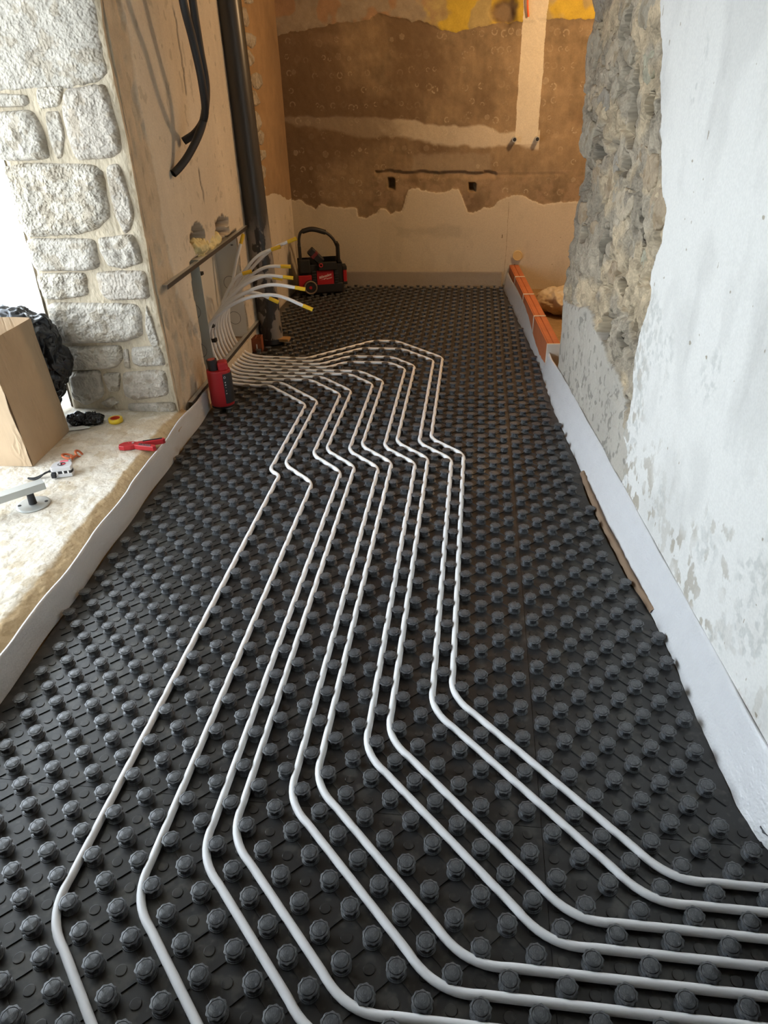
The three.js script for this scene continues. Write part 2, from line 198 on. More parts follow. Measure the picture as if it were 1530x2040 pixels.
  obj('mortar_return', grid(20, 200, (s, r) => { const y = mix(0, TOP, r), z = mix(-1.6, -4.85, s); return [-1.832 + 0.01 * (fbm(z * 9, y * 9, 3) - 0.5), y, z, s * 4, y / 2.6]; }), stoneMats[1], w);
  const ST = [[[-1.84, 2.2], [-1.33, 2.2], [-1.308, 1.776], [-1.328, 1.567], [-1.327, 1.431], [-1.447, 1.403], [-1.748, 1.394], [-1.84, 1.394]], [[-1.842, 1.388], [-1.657, 1.376], [-1.66, 1.352], [-1.684, 1.341], [-1.842, 1.339]], [[-1.607, 1.394], [-1.506, 1.401], [-1.543, 1.341], [-1.609, 1.334], [-1.614, 1.359]], [[-1.494, 1.388], [-1.34, 1.4], [-1.334, 1.344], [-1.326, 1.254], [-1.33, 1.187], [-1.377, 1.167], [-1.512, 1.159], [-1.524, 1.207], [-1.528, 1.308], [-1.515, 1.356]], [[-1.842, 1.318], [-1.649, 1.324], [-1.633, 1.277], [-1.624, 1.166], [-1.74, 1.162], [-1.84, 1.164]], [[-1.599, 1.316], [-1.545, 1.321], [-1.547, 1.242], [-1.571, 1.17], [-1.597, 1.167], [-1.601, 1.226]], [[-1.829, 1.135], [-1.704, 1.144], [-1.518, 1.138], [-1.447, 1.133], [-1.422, 1.11], [-1.429, 1.011], [-1.428, 0.956], [-1.493, 0.909], [-1.584, 0.89], [-1.804, 0.873], [-1.819, 0.91], [-1.83, 1.015]], [[-1.401, 1.128], [-1.344, 1.135], [-1.333, 1.047], [-1.329, 0.955], [-1.354, 0.908], [-1.38, 0.889], [-1.4, 0.956], [-1.4, 1.029]], [[-1.81, 0.867], [-1.515, 0.865], [-1.528, 0.752], [-1.59, 0.741], [-1.805, 0.739], [-1.819, 0.802]], [[-1.497, 0.865], [-1.35, 0.88], [-1.335, 0.831], [-1.33, 0.772], [-1.421, 0.754], [-1.475, 0.762], [-1.495, 0.812]], [[-1.809, 0.725], [-1.593, 0.731], [-1.602, 0.638], [-1.747, 0.622], [-1.807, 0.624]], [[-1.542, 0.731], [-1.326, 0.74], [-1.328, 0.625], [-1.508, 0.621], [-1.535, 0.649]], [[-1.799, 0.604], [-1.378, 0.601], [-1.391, 0.466], [-1.495, 0.436], [-1.799, 0.425], [-1.804, 0.506]], [[-1.35, 0.597], [-1.336, 0.533], [-1.324, 0.423], [-1.36, 0.418], [-1.368, 0.489]], [[-1.805, 0.404], [-1.51, 0.42], [-1.511, 0.363], [-1.558, 0.315], [-1.795, 0.301], [-1.807, 0.346]], [[-1.498, 0.393], [-1.475, 0.398], [-1.484, 0.317], [-1.507, 0.321]], [[-1.454, 0.409], [-1.325, 0.416], [-1.319, 0.331], [-1.437, 0.327], [-1.462, 0.34]], [[-1.777, 0.287], [-1.633, 0.302], [-1.646, 0.181], [-1.737, 0.134], [-1.798, 0.165]], [[-1.62, 0.279], [-1.537, 0.292], [-1.564, 0.208], [-1.609, 0.202]], [[-1.523, 0.292], [-1.323, 0.308], [-1.33, 0.189], [-1.484, 0.165], [-1.536, 0.184]], [[-1.66, 0.144], [-1.605, 0.17], [-1.579, 0.146], [-1.627, 0.127]], [[-1.53, 0.144], [-1.315, 0.155], [-1.314, 0.11], [-1.534, 0.104]]];
  const RH = [[0.022, 0.004], [0.02, 0.006], [0.012, 0.004], [0.026, 0.006], [0.03, 0.012], [0.014, 0.005], [0.034, 0.013], [0.02, 0.007], [0.028, 0.007], [0.026, 0.012], [0.026, 0.012], [0.024, 0.004], [0.03, 0.009], [0.014, 0.004], [0.028, 0.010], [0.012, 0.003], [0.02, 0.006], [0.026, 0.009], [0.018, 0.006], [0.024, 0.010], [0.018, 0.005], [0.016, 0.005]];
  ST.forEach((p0, i) => { const cx = p0.reduce((a, q) => a + q[0], 0) / p0.length, cy = p0.reduce((a, q) => a + q[1], 0) / p0.length, p = p0.map((q) => { const dx = q[0] - cx, dy = q[1] - cy, l = Math.hypot(dx, dy); return [clamp(q[0] + dx / l * 0.008, -1.845, LEFT - 0.012), q[1] + dy / l * 0.008]; }); obj('stone', stoneGeo(p, RH[i][0], RH[i][1] * 1.25, i + 1, (a, b, h) => [a, b, -1.585 + h], i === 6 || i === 0 || i === 12 ? 22 : 14, i === 6 || i === 0 || i === 12 ? 90 : 54), stoneMats[i % 4], w); });
  // pale rubble edge behind the soil pipe
  for (let k = 0; k < 11; k++) { const y = 0.8 + k * 0.105, z = -3.5 - 0.009 * k - 0.05 * rnd(), jz = rr(-0.09, 0.07), hs = rr(0.04, 0.075); const n = 7, p = []; for (let i = 0; i < n; i++) { const a = i / n * 6.283; p.push([z - 0.12 + jz + Math.cos(a) * 0.16 * rr(0.5, 1.2), y + Math.sin(a) * hs * rr(0.6, 1.25)]); } obj('stone', stoneGeo(p, 0.02, 0.008, 40 + k, (a, b, h) => [-1.392 + h, b, a], 6, 24), stoneMats[(k * 3) % 4], w); }
  // wall beyond the opening and the lintel over it
  obj('lintel', span(-1.84, LEFT, 1.88, TOP, -1.6, 0.62), stoneMats[0], w);
  obj('near_masonry', span(-1.84, LEFT + 0.1, -0.2, TOP, 0.6, 3.6), std(0.42, 0.37, 0.30, 0.92), w);
}
// right wall: white painted plaster, broken away to rubble towards its far end
const WHITE = table([[-1.46,2.6],[-1.412,1.625],[-1.354,1.497],[-1.302,1.431],[-1.302,1.38],[-1.213,1.25],[-1.14,1.146],[-1.095,1.068],[-1.03,1.035],[-1.028,1.007],[-1.035,0.978],[-1.028,0.95],[-1.048,0.918],[-1.077,0.852],[-1.08,0.82],[-1.055,0.795],[-1.048,0.765],[-1.078,0.692],[-1.096,0.602],[-1.084,0.518],[-1.062,0.436],[-1.058,0.363],[-1.059,0.285],[-1.008,0.251],[-1.006,0]], 1, 0);
const GREY = table([[-2.5,0.42],[-2.2,0.46],[-1.833,0.529],[-1.736,0.524],[-1.656,0.495],[-1.546,0.497],[-1.482,0.456],[-1.43,0.433],[-1.316,0.434],[-1.206,0.426],[-1.131,0.389],[-1.09,0.304]], 0, 1);
const EDGE = table([[-2.53,2.6],[-2.506,1.775],[-2.465,1.668],[-2.386,1.609],[-2.434,1.524],[-2.443,1.395],[-2.4,1.28],[-2.356,1.144],[-2.283,1.068],[-2.352,0.958],[-2.35,0.85],[-2.304,0.746],[-2.379,0.664],[-2.328,0.638],[-2.389,0.566],[-2.363,0.424],[-2.338,0.304],[-2.335,0]], 1, 0);
const zWhite = (z, y) => sm(-0.004, 0.004, z - WHITE(y) + 0.03 * (fbm(z * 18, y * 18, 4) - 0.5));
const zGrey = (z, y) => sm(-0.004, 0.004, GREY(z) - y + 0.04 * (fbm(z * 14, y * 14, 4) - 0.5));
const pits = [[-1.6, 1.32, 0.05, 0.085], [-1.575, 1.23, 0.045, 0.06], [-1.585, 1.11, 0.05, 0.035], [-1.727, 0.80, 0.025, 0.07], [-1.545, 0.535, 0.06, 0.045], [-1.8, 1.55, 0.035, 0.05], [-1.95, 1.12, 0.04, 0.03], [-1.27, 0.95, 0.022, 0.05], [-1.42, 0.72, 0.03, 0.025], [-1.18, 0.64, 0.02, 0.03], [-1.36, 1.3, 0.025, 0.03], [-2.05, 0.8, 0.04, 0.03], [-1.3, 0.56, 0.03, 0.025]];
const nearPit = (z, y) => pits.some(([a, b, p, q]) => Math.hypot((z - a) / (p + 0.07), (y - b) / (q + 0.05)) < 1);
const pit = (z, y) => { let d = 0; for (const [a, b, p, q] of pits) d = Math.max(d, sm(1.15, 0.7, Math.hypot((z - a) / p, (y - b) / q) + 0.35 * (fbm(z * 30, y * 30, 2) - 0.5))); return d; };
{
  const w = struct('wall_right', 'right wall of white plaster broken away to grey rubble', 'wall');
  const off = (z, y) => { const p = Math.max(zWhite(z, y), zGrey(z, y) * 0.75), rub = 0.05 * (fbm(z * 5, y * 7, 4) - 0.5) + 0.024 * (fbm(z * 20, y * 22, 4) - 0.5) - 0.012 - 0.03 * sm(0.035, 0.0, Math.abs(fbm(z * 6 + 8, y * 7, 3) - 0.5)) - 0.016 * sm(0.05, 0.0, Math.abs(fbm(z * 15 + 3, y * 13, 3) - 0.5)); let d = mix(rub - 0.32 * pit(z, y), 0.006 * (fbm(z * 3, y * 3, 3) - 0.5), p); return d; };
  const t = maps(2000, 1600, (u, v, o) => {
    const z = -2.85 + u * 3.25, y = v * 2.6, A = fbm(z * 3, y * 3, 4), B = fbm(z * 20, y * 20, 4), S = fbm(z * 16, y * 6, 4, 2.5), C = n3(z * 240, y * 240), W = zWhite(z, y), G = zGrey(z, y) * (1 - W);
    let q = (0.62 + 0.45 * A + 0.8 * (B - 0.5) + 0.3 * (C - 0.5)) * (1 - 0.22 * sm(0.6, 0.7, fbm(z * 30, y * 34, 3))) * (0.75 + 0.5 * fbm(z * 1.6 + 5, y * 1.8, 3)) * 1.08, br = sm(0.45, 0.62, fbm(z * 5 + 3, y * 7, 3)); let r = mix(0.37, 0.50, br) * q, g = mix(0.315, 0.40, br) * q, b = mix(0.235, 0.265, br) * q, h = B;
    
    if (G > 0) { const sp = sm(0.6, 0.72, fbm(z * 40, y * 30, 3)) * 0.4, e = (0.9 + 0.25 * (A - 0.5)) * (1 - sp); r = mix(r, 0.48 * e, G); g = mix(g, 0.445 * e, G); b = mix(b, 0.38 * e, G); h = mix(h, 0.5 + 0.3 * B, G); }
    if (W > 0) {
      let e = 1; e -= 0.07 * sm(0.55, 0.75, S) + 0.11 * sm(0.5, 0.68, fbm(z * 4 + 9, y * 2.6 + 3, 4));
      const foot = sm(0.5, 0.12, y + 0.5 * (A - 0.5)); const fl = sm(0.53, 0.62, fbm(z * 34, y * 26, 4)) * (sm(0.22, 0.03, z - WHITE(y)) * 0.8 * sm(0.9, 0.4, y) + 0.55 * sm(0.55, 0.68, fbm(z * 5 + 1, y * 5, 3)) * sm(0.8, 0.3, y) + foot * 0.35);
      const mold = sm(0.6, 0.7, fbm(z * 6 + 20, y * 3, 4)) * sm(0.4, 0.65, fbm(z * 60, y * 60, 3)) * 0.45;
      let wr = 0.73 * e, wg = 0.72 * e, wb = 0.68 * e; wr = mix(wr, 0.40, clamp(fl)); wg = mix(wg, 0.36, clamp(fl)); wb = mix(wb, 0.29, clamp(fl)); wr = mix(wr, 0.42, mold); wg = mix(wg, 0.43, mold); wb = mix(wb, 0.40, mold);
      const nick = n3(z * 40 + 7, y * 28); if (nick > 0.972) { wr *= 0.55; wg *= 0.5; wb *= 0.42; }
      r = mix(r, wr, W); g = mix(g, wg, W); b = mix(b, wb, W); h = mix(h, 0.55 + 0.06 * S - 0.3 * fl, W);
    }
    const k = 0.95 + 0.1 * C; o[0] = r * k; o[1] = g * k; o[2] = b * k; o[3] = h;
  });
  const m = new THREE.MeshStandardMaterial({ ...t, bumpScale: 0.005, roughness: 0.9, side: THREE.DoubleSide });
  const NZ = 430, NE = 8, NC = 26, tot = NZ + NE + NC, R = 0.05;
  obj('plaster', grid(tot, 380, (s, r) => {
    const k = Math.round(s * tot), y = mix(-0.05, TOP, r);
    if (k < NE) { const z = EDGE(y) - 0.01 + 0.03 * (fbm(k, y * 9, 3) - 0.5); return [xw(z) + 0.03 + (NE - k) * 0.085, y, z - 0.01 * (NE - k), (z + 2.85) / 3.25 - (NE - k) * 0.02, y / 2.6]; }
    if (k <= NE + NZ) { const q = (k - NE) / NZ, e = EDGE(y), z = mix(e, 0.29, q), ed = 1 - sm(0, 0.12, z - e); return [xw(z) - off(z, y) + 0.045 * ed * ed, y, z, (z + 2.85) / 3.25, y / 2.6]; }
    const c = k - NE - NZ; if (c <= 8) { const a = c / 8 * Math.PI / 2; return [xw(0.29) + R * (1 - Math.cos(a)) + 0.004 * fbm(c, y * 6, 2), y, 0.29 + R * Math.sin(a), (0.29 + R * a + 2.85) / 3.25, y / 2.6]; }
    const d = (c - 8) / (NC - 8) * 2.7; return [xw(0.29) + R + d, y, 0.29 + R + 0.004 * (fbm(d * 3, y * 3, 3) - 0.5), (0.37 + d + 2.85) / 3.25, y / 2.6];
  }), m, w);
  obj('masonry', span(0.83, 3.4, -0.2, TOP, -2.25, 0.28), std(0.42, 0.36, 0.28, 0.95), w);
  // rubble stones
  const tones = [[0.62, 0.58, 0.50], [0.74, 0.66, 0.54], [0.52, 0.50, 0.46], [0.70, 0.68, 0.62], [0.60, 0.50, 0.38], [0.58, 0.58, 0.48]].map((c) => stoneMat(c[0] * 1.15, c[1] * 1.15, c[2] * 1.15, 0.01));
  for (let iy = 0; iy < 14; iy++) for (let iz = 0; iz < 9; iz++) {
    const z = -2.38 + (iz + (iy % 2) * 0.5) * 0.175 + rr(-0.06, 0.06), y = 0.1 + iy * 0.15 + rr(-0.045, 0.045), s = rr(0.6, 1.35), keep = rnd();
    if (z > WHITE(y) - 0.07 || z < EDGE(y) + 0.09 || (y < GREY(z) + 0.05) || nearPit(z, y) || keep < 0.16) { continue; }
    const n = 8, p = [], q = rr(-0.25, 0.25); for (let i = 0; i < n; i++) { const a = i / n * 6.283 + q; const f = rr(0.6, 1.12); p.push([z + Math.cos(a) * 0.095 * s * f, y + Math.sin(a) * 0.068 * s * f]); }
    obj('stone', stoneGeo(p, rr(0.002, 0.010), 0.010, iy * 13 + iz, (a, b, h) => [xw(a) + 0.016 - h - 0.05 * (fbm(a * 5, b * 7, 4) - 0.5), b, a], 8, 32), tones[Math.floor(rnd() * 6)], w);
  }
}
// rest of the shell: alcove walls, rear walls, ceiling
{
  const pl = std(0.66, 0.60, 0.48, 0.92), st = std(0.34, 0.31, 0.27, 0.95);
  const a = struct('wall_alcove', 'beige side wall of the alcove behind the rubble wall', 'wall'); obj('plaster', span(2.2, 2.5, -0.2, TOP, -4.9, -2.2), pl, a);
  const b = struct('wall_rear', 'bare grey stone rear wall behind the viewer', 'wall'); obj('plaster', span(-1.9, 3.5, -0.2, TOP, 3.5, 3.8), st, b);
  const d = struct('wall_side', 'bare grey stone side wall of the adjoining room', 'wall'); obj('plaster', span(3.2, 3.5, -0.2, TOP, 0.2, 3.6), st, d);
  const c = struct('ceiling', 'pale plaster ceiling', 'ceiling'); obj('plaster', span(-1.9, 3.5, TOP - 0.02, TOP + 0.25, -4.9, 3.8), std(0.55, 0.50, 0.42, 0.92), c);
}
// stone sill of the opening
const SILL = 0.11;
{
  const s = struct('floor_sill', 'dusty stone sill of the opening with a crumbled brown edge', 'sill');
  const edge = (z) => xs(z) - 0.012;
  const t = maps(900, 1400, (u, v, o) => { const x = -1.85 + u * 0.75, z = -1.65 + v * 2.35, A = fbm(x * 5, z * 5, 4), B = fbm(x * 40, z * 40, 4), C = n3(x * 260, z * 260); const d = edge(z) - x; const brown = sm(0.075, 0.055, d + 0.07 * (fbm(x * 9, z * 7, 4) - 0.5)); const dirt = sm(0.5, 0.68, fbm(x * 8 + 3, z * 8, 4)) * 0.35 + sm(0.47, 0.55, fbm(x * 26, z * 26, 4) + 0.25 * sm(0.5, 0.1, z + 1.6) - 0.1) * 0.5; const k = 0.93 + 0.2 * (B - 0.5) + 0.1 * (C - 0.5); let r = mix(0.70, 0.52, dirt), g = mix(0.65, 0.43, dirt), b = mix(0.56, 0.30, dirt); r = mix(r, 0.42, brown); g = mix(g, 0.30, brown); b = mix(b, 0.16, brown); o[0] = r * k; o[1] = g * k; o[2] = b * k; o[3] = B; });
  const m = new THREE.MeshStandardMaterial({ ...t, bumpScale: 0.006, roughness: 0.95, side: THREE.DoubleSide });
  const uv = (x, z) => [(x + 1.85) / 0.75, (z + 1.65) / 2.35];
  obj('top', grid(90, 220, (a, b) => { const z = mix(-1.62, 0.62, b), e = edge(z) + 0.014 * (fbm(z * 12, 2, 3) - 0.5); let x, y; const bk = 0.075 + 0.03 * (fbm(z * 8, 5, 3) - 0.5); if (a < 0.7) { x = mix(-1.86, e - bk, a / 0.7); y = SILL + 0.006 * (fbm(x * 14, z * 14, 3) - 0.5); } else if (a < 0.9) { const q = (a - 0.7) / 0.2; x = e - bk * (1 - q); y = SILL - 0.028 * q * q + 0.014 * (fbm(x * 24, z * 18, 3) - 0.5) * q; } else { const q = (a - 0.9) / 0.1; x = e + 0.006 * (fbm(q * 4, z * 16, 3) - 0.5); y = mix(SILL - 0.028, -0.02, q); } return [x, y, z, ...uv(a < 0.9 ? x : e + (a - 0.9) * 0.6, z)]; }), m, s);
  obj('masonry', span(-1.84, -1.34, -0.2, SILL - 0.01, -1.6, 0.62), std(0.5, 0.4, 0.28, 0.95), s);
}
// terrace outside
{
  const o = struct('ground_terrace', 'sunlit pale stone terrace outside the opening', 'ground');
  const m = std(0.78, 0.77, 0.74, 0.9), mj = std(0.5, 0.49, 0.46, 0.95);
  obj('bed', span(-12, -1.85, -0.3, SILL - 0.02, -12, 8), mj, o);
  for (let i = 0; i < 8; i++) for (let j = 0; j < 9; j++) obj('slab', span(-1.86 - (i + 1) * 0.6 + 0.006, -1.86 - i * 0.6, SILL - 0.05, SILL - 0.006, -4.4 + j * 0.6, -4.4 + (j + 1) * 0.6 - 0.006), m, o);
}

{ // balcony slab over the terrace, added out of view to cut high sky light
  const o = struct('ceiling_light_blocker', 'added unseen balcony slab above the terrace outside', 'blocker');
  obj('slab', span(-3.1, -1.84, 2.25, 2.45, -6, 5), std(0.6, 0.58, 0.54, 0.9), o);
}
// ---------- studded floor panels ----------
const ringGeo = (prof, seg, off = 0) => {
  const pos = [], uv = [], idx = [];
  prof.forEach(([r, y, s = 0, cap = 0]) => { for (let i = 0; i < seg; i++) { const a = i / seg * Math.PI * 2, k = Math.cos(9 * a), rad = r + s * clamp(k * 2.2, -1, 1); pos.push(rad * Math.cos(a), y, rad * Math.sin(a)); uv.push((cap ? 0.75 : 0.25) + rad * Math.cos(a), off + rad * Math.sin(a) + y); } });
  const n = prof.length; for (let j = 0; j < n - 1; j++) for (let i = 0; i < seg; i++) { const a = j * seg + i, b = j * seg + (i + 1) % seg; if (prof[j][0] === prof[j + 1][0] && prof[j][1] === prof[j + 1][1]) continue; idx.push(a, a + seg, b, b, a + seg, b + seg); }
  const c = pos.length / 3; pos.push(0, prof[n - 1][1], 0); uv.push(prof[n - 1][3] ? 0.75 : 0.25, off); for (let i = 0; i < seg; i++) idx.push((n - 1) * seg + i, c, (n - 1) * seg + (i + 1) % seg);
  const g = new THREE.BufferGeometry(); g.setAttribute('position', new THREE.Float32BufferAttribute(pos, 3)); g.setAttribute('uv', new THREE.Float32BufferAttribute(uv, 2)); g.setIndex(idx); return toCreasedNormals(g, 0.7);
};
const nubNear = [0.1, 0.33, 0.58, 0.82].map((o) => ringGeo([[0.0188, 0], [0.0184, 0.0016], [0.0168, 0.0020], [0.0162, 0.0032], [0.0142, 0.0038], [0.0134, 0.0070], [0.0134, 0.0180], [0.0178, 0.0183, 0.0011], [0.0183, 0.0186, 0.0012], [0.0183, 0.0186, 0.0012, 1], [0.0184, 0.0206, 0.0012, 1], [0.0174, 0.0213, 0.0010, 1], [0.0150, 0.0213, 0, 1], [0.0143, 0.0205, 0, 1], [0.0136, 0.0206, 0, 1], [0.0130, 0.0222, 0, 1], [0.0120, 0.0226, 0, 1]], 36, o));
const nubFar = [0.2, 0.7].map((o) => ringGeo([[0.0182, 0], [0.0160, 0.0028], [0.0138, 0.0050], [0.0136, 0.0180], [0.0182, 0.0184], [0.0186, 0.0184, 0, 1], [0.0186, 0.0212, 0, 1], [0.0136, 0.0214, 0, 1], [0.0128, 0.0224, 0, 1]], 16, o));
const dotGeo = ringGeo([[0.011, 0], [0.0106, 0.0016], [0.0096, 0.0022]], 14);
const jit = (k) => h3(k, 91, 17);
{
  const foot = table([[0.27, -4.43], [0.282, -4.223], [0.363, -3.313], [0.425, -2.635], [0.444, -2.121], [0.467, -1.771], [0.509, -1.303], [0.539, -0.954], [0.590, -0.565], [0.624, -0.235], [0.642, 0.014], [0.664, 0.3]], 1, 0);
  const rightEnd = (z) => z > 0.30 ? 1.63 : foot(z) - 0.002 - 0.02 * sm(-1.3, -1.15, z) * sm(-0.45, -0.6, z);
  const leftEnd = (z) => z < -1.55 ? (z < -2.75 ? -1.36 : xs(z) + 0.01) : (z > 0.6 ? -1.15 : xs(z) + 0.012);
  const rowsZ = [1.93, 1.13, 0.33, -0.47, -1.27, -2.07, -2.87, -3.67, -4.42];
  const ordL = ['nearest row beneath the viewer', 'second row from the viewer', 'third row from the viewer, beside the bare sill', 'fourth row from the viewer, beside the stone jamb', 'fifth row from the viewer, under the pipe bends', 'sixth row from the viewer, at the manifold recess', 'seventh row from the viewer, around the soil pipe', 'last row, under the tool bag'];
  const ordR = ['nearest row, in the doorway to the right', 'second row, where pipes leave to the right', 'third row, along the white plaster wall', 'fourth row, along the white plaster wall', 'fifth row, along the rubble wall', 'sixth row, at the far end of the rubble wall', 'seventh row, along the hollow clay blocks', 'last row, in the corner by the clay blocks'];
  for (let r = 0; r < 8; r++) for (const side of [0, 1]) {
    const z1 = rowsZ[r], z0 = rowsZ[r + 1];
    const p = thing('studded_panel', `black studded heating panel, ${side ? 'right column, ' + ordR[r] : 'left column, ' + ordL[r]}`, 'floor panel', [0, 0, 0], 0, 'black studded floor heating panels');
    const xl = (z) => side ? 0.2305 : leftEnd(z), xr = (z) => side ? rightEnd(z) : 0.2295;
    // sheet outline follows the walls
    const N = 10, sh = new THREE.Shape(); const zz = []; for (let i = 0; i <= N; i++) zz.push(mix(z0 + 0.0006, z1 - 0.0006, i / N));
    zz.forEach((z, i) => i ? sh.lineTo(xl(z) - (side ? 0 : 0.01), -z) : sh.moveTo(xl(z) - (side ? 0 : 0.01), -z)); [...zz].reverse().forEach((z) => sh.lineTo(xr(z), -z));
    const parts = [at(new THREE.ExtrudeGeometry(sh, { depth: 0.012, bevelEnabled: false }), 0, 0, 0, -Math.PI / 2).translate(0, -0.012, 0)];
    for (let j = Math.ceil(z0 / 0.05); j * 0.05 < z1; j++) for (let i = Math.ceil(xl(j * 0.05) / 0.05 - 0.2); i * 0.05 < xr(j * 0.05) + 0.004; i++) {
      const x = i * 0.05, z = j * 0.05; if (x < xl(z) + 0.012 || x > xr(z) - 0.01 || z < z0 || z > z1) continue;
      const near = z > -1.35;
      if ((i + j) & 1) { if (z > -3) parts.push(dotGeo.clone().translate(x, 0, z)); continue; }
      if (z < -2.82 && z > -3.08 && x < -1.12) continue;
      const nub = obj('nub', near ? nubNear[(i * 7 + j * 3 + 4000) % 4] : nubFar[(i + 400) % 2], nubMat, p); nub.position.set(x, 0, z); nub.rotation.y = jit(i * 77 + j * 1131) * 0.25;
      if (z > -2.2) for (const s of [-1, 1]) { const cx = x + s * 0.025, cz = z + 0.025; if (cx > xl(cz) + 0.02 && cx < xr(cz) - 0.02 && cz < z1 - 0.004 && cz > z0 + 0.004) parts.push(at(new THREE.BoxGeometry(0.029, 0.003, 0.004), cx, 0.0012, cz, 0, -s * Math.PI / 4)); }
    }
    const ps = parts.map((g) => { const q = g.index ? g.toNonIndexed() : g; const uv = q.attributes.uv, po = q.attributes.position; for (let k = 0; k < uv.count; k++) uv.setXY(k, po.getX(k), po.getZ(k)); for (const a of Object.keys(q.attributes)) if (!['position', 'normal', 'uv'].includes(a)) q.deleteAttribute(a); return q; });
    obj('sheet', mergeGeometries(ps), black, p);
  }
}
// ---------- heating pipes ----------
function filleted(pts, r, out) {
  const o = [pts[0]];
  for (let i = 1; i < pts.length - 1; i++) { const a = pts[i - 1], b0 = pts[i], c = pts[i + 1], b = b0, bc = b0.clone(); if (out) bc.addScaledVector(a.clone().sub(b0).normalize().add(c.clone().sub(b0).normalize()).normalize(), -out(b0)); const u = a.clone().sub(b), w = c.clone().sub(b); const d = Math.min(typeof r === 'number' ? r : r(b), u.length() * 0.49, w.length() * 0.49); u.setLength(d); w.setLength(d); const p = b.clone().add(u), q = b.clone().add(w); for (let k = 0; k <= 10; k++) { const t = k / 10; o.push(p.clone().multiplyScalar((1 - t) * (1 - t)).addScaledVector(bc, 2 * t * (1 - t)).addScaledVector(q, t * t)); } }
  o.push(pts[pts.length - 1]); return o;
}
class Poly extends THREE.Curve { constructor(p) { super(); this.p = p; this.l = [0]; for (let i = 1; i < p.length; i++) this.l.push(this.l[i - 1] + p[i].distanceTo(p[i - 1])); } getPoint(t, o = new THREE.Vector3()) { const d = t * this.l[this.l.length - 1]; let i = 1; while (i < this.l.length - 1 && this.l[i] < d) i++; return o.lerpVectors(this.p[i - 1], this.p[i], (d - this.l[i - 1]) / (this.l[i] - this.l[i - 1] || 1)); } getPointAt(t, o) { return this.getPoint(t, o); } }
{
  const mid = [-14.5, -11.5, -9.5, -8.5, -6.5, -5.5, -3.5, -2.5, -0.5, 0.5], up = [-15.5, -14.5, -12.5, -11.5, -9.5, -8.5, -6.5, -5.5, -3.5, -2.5];
  const jog = [9, 11, 15, 17, 19, 21, 23, 25, 27, 29], lowD = [-27, -23, -19, -17, -13, -11, -7, -5, -1, 1], outJ = [18.5, 17.5, 15.5, 14.5, 13.5, 12.5, 11.5, 10.5, 9.5, 8.5];
  const topD = [23, 25, 29, 31, 35, 37, 43, 45, 49, 51], topJ = [-43.5, -44.5, -45.5, -46.5, -47.5, -48.5, -51.5, -53.5, -56.5, -59.5], inJ = [-43.5, -44.5, -45.5, -46.5, -47.5, -48.5, -49.5, -50.5, -51.5, -52.5], backD = [0, 0, 0, 0, 0, 0, -65, -67, -69, -71];
  const ends = [[-0.779, 0.413, -2.22], [-0.821, 0.501, -2.268], [-0.98, 0.424, -2.316], [-0.903, 0.534, -2.364], [-0.973, 0.52, -2.412], [-1.15, 0.545, -2.46], [-0.948, 0.561, -2.508], [-1.006, 0.652, -2.556], [-0.926, 0.684, -2.604], [-1.229, 0.695, -2.652]];
  const lift = [0.09, 0.05, 0.05, 0.05, 0.045, 0.0, 0.04, 0.03, 0.02, -0.04];
  const nth = ['leftmost', 'second', 'third', 'fourth', 'fifth', 'sixth', 'seventh', 'eighth', 'ninth', 'rightmost'];
  for (let k = 0; k < 10; k++) {
    const F = (i, j) => V(i * 0.05, 0.0112, j * 0.05), pts = [];
    const zf = inJ[k] * 0.05, zk = -2.16 - 0.048 * k, E = V(...ends[k]);
    // from floor: out to the doorway on the right
    const fl = [F(-22.2 + k * 0.22, inJ[k])];
    if (backD[k]) { fl.push(F(backD[k] - inJ[k], inJ[k]), F(backD[k] - topJ[k], topJ[k])); }
    fl.push(F(topD[k] + topJ[k], topJ[k]), F(up[k], up[k] - topD[k]), F(up[k], up[k] - jog[k]), F(mid[k], mid[k] - jog[k]), F(mid[k], mid[k] - lowD[k]), F(outJ[k] + lowD[k], outJ[k]), F(32, outJ[k]));
    // riser from the manifold box and the loose end above it
    const rise = new THREE.CatmullRomCurve3([E, E.clone().lerp(V(-1.32, 0.40, zk), 0.35).add(V(0, 0.035 + lift[k] * 0.5, 0)), E.clone().lerp(V(-1.33, 0.38, zk), 0.72).add(V(0, 0.02 + lift[k] * 0.4, 0)), V(-1.35, 0.29, zk), V(-1.352, 0.2, zk), V(-1.325, 0.10, mix(zk, zf, 0.4)), V(-1.265, 0.035, mix(zk, zf, 0.8)), fl[0]], false, 'centripetal').getPoints(60);
    const path = [...rise.slice(0, -1), ...filleted(fl, (q) => q.z > -0.2 ? 0.078 : 0.06, (q) => q.z > -0.2 ? 0.010 : 0.006)];
    const p = thing('heating_pipe', `${nth[k]}${k > 0 && k < 9 ? ' from the sill' : ''} of the ten white floor heating pipes with yellow taped end`, 'pipe', [0, 0, 0], 0, 'white floor heating pipes');
    obj('pipe_run', new THREE.TubeGeometry(new Poly(path), 420, 0.0087, 12, false), pipeWhite, p);
    const a = E.clone(), d = E.clone().sub(rise[3]).normalize(), f0 = E.clone().addScaledVector(d, -0.045), f1 = E.clone().addScaledVector(d, 0.008);
    obj('tape_wrap', new THREE.TubeGeometry(new THREE.CatmullRomCurve3([f0, f0.clone().lerp(f1, 0.8), f1]), 6, 0.0099, 12, false), yellowTape, p);
  }
}
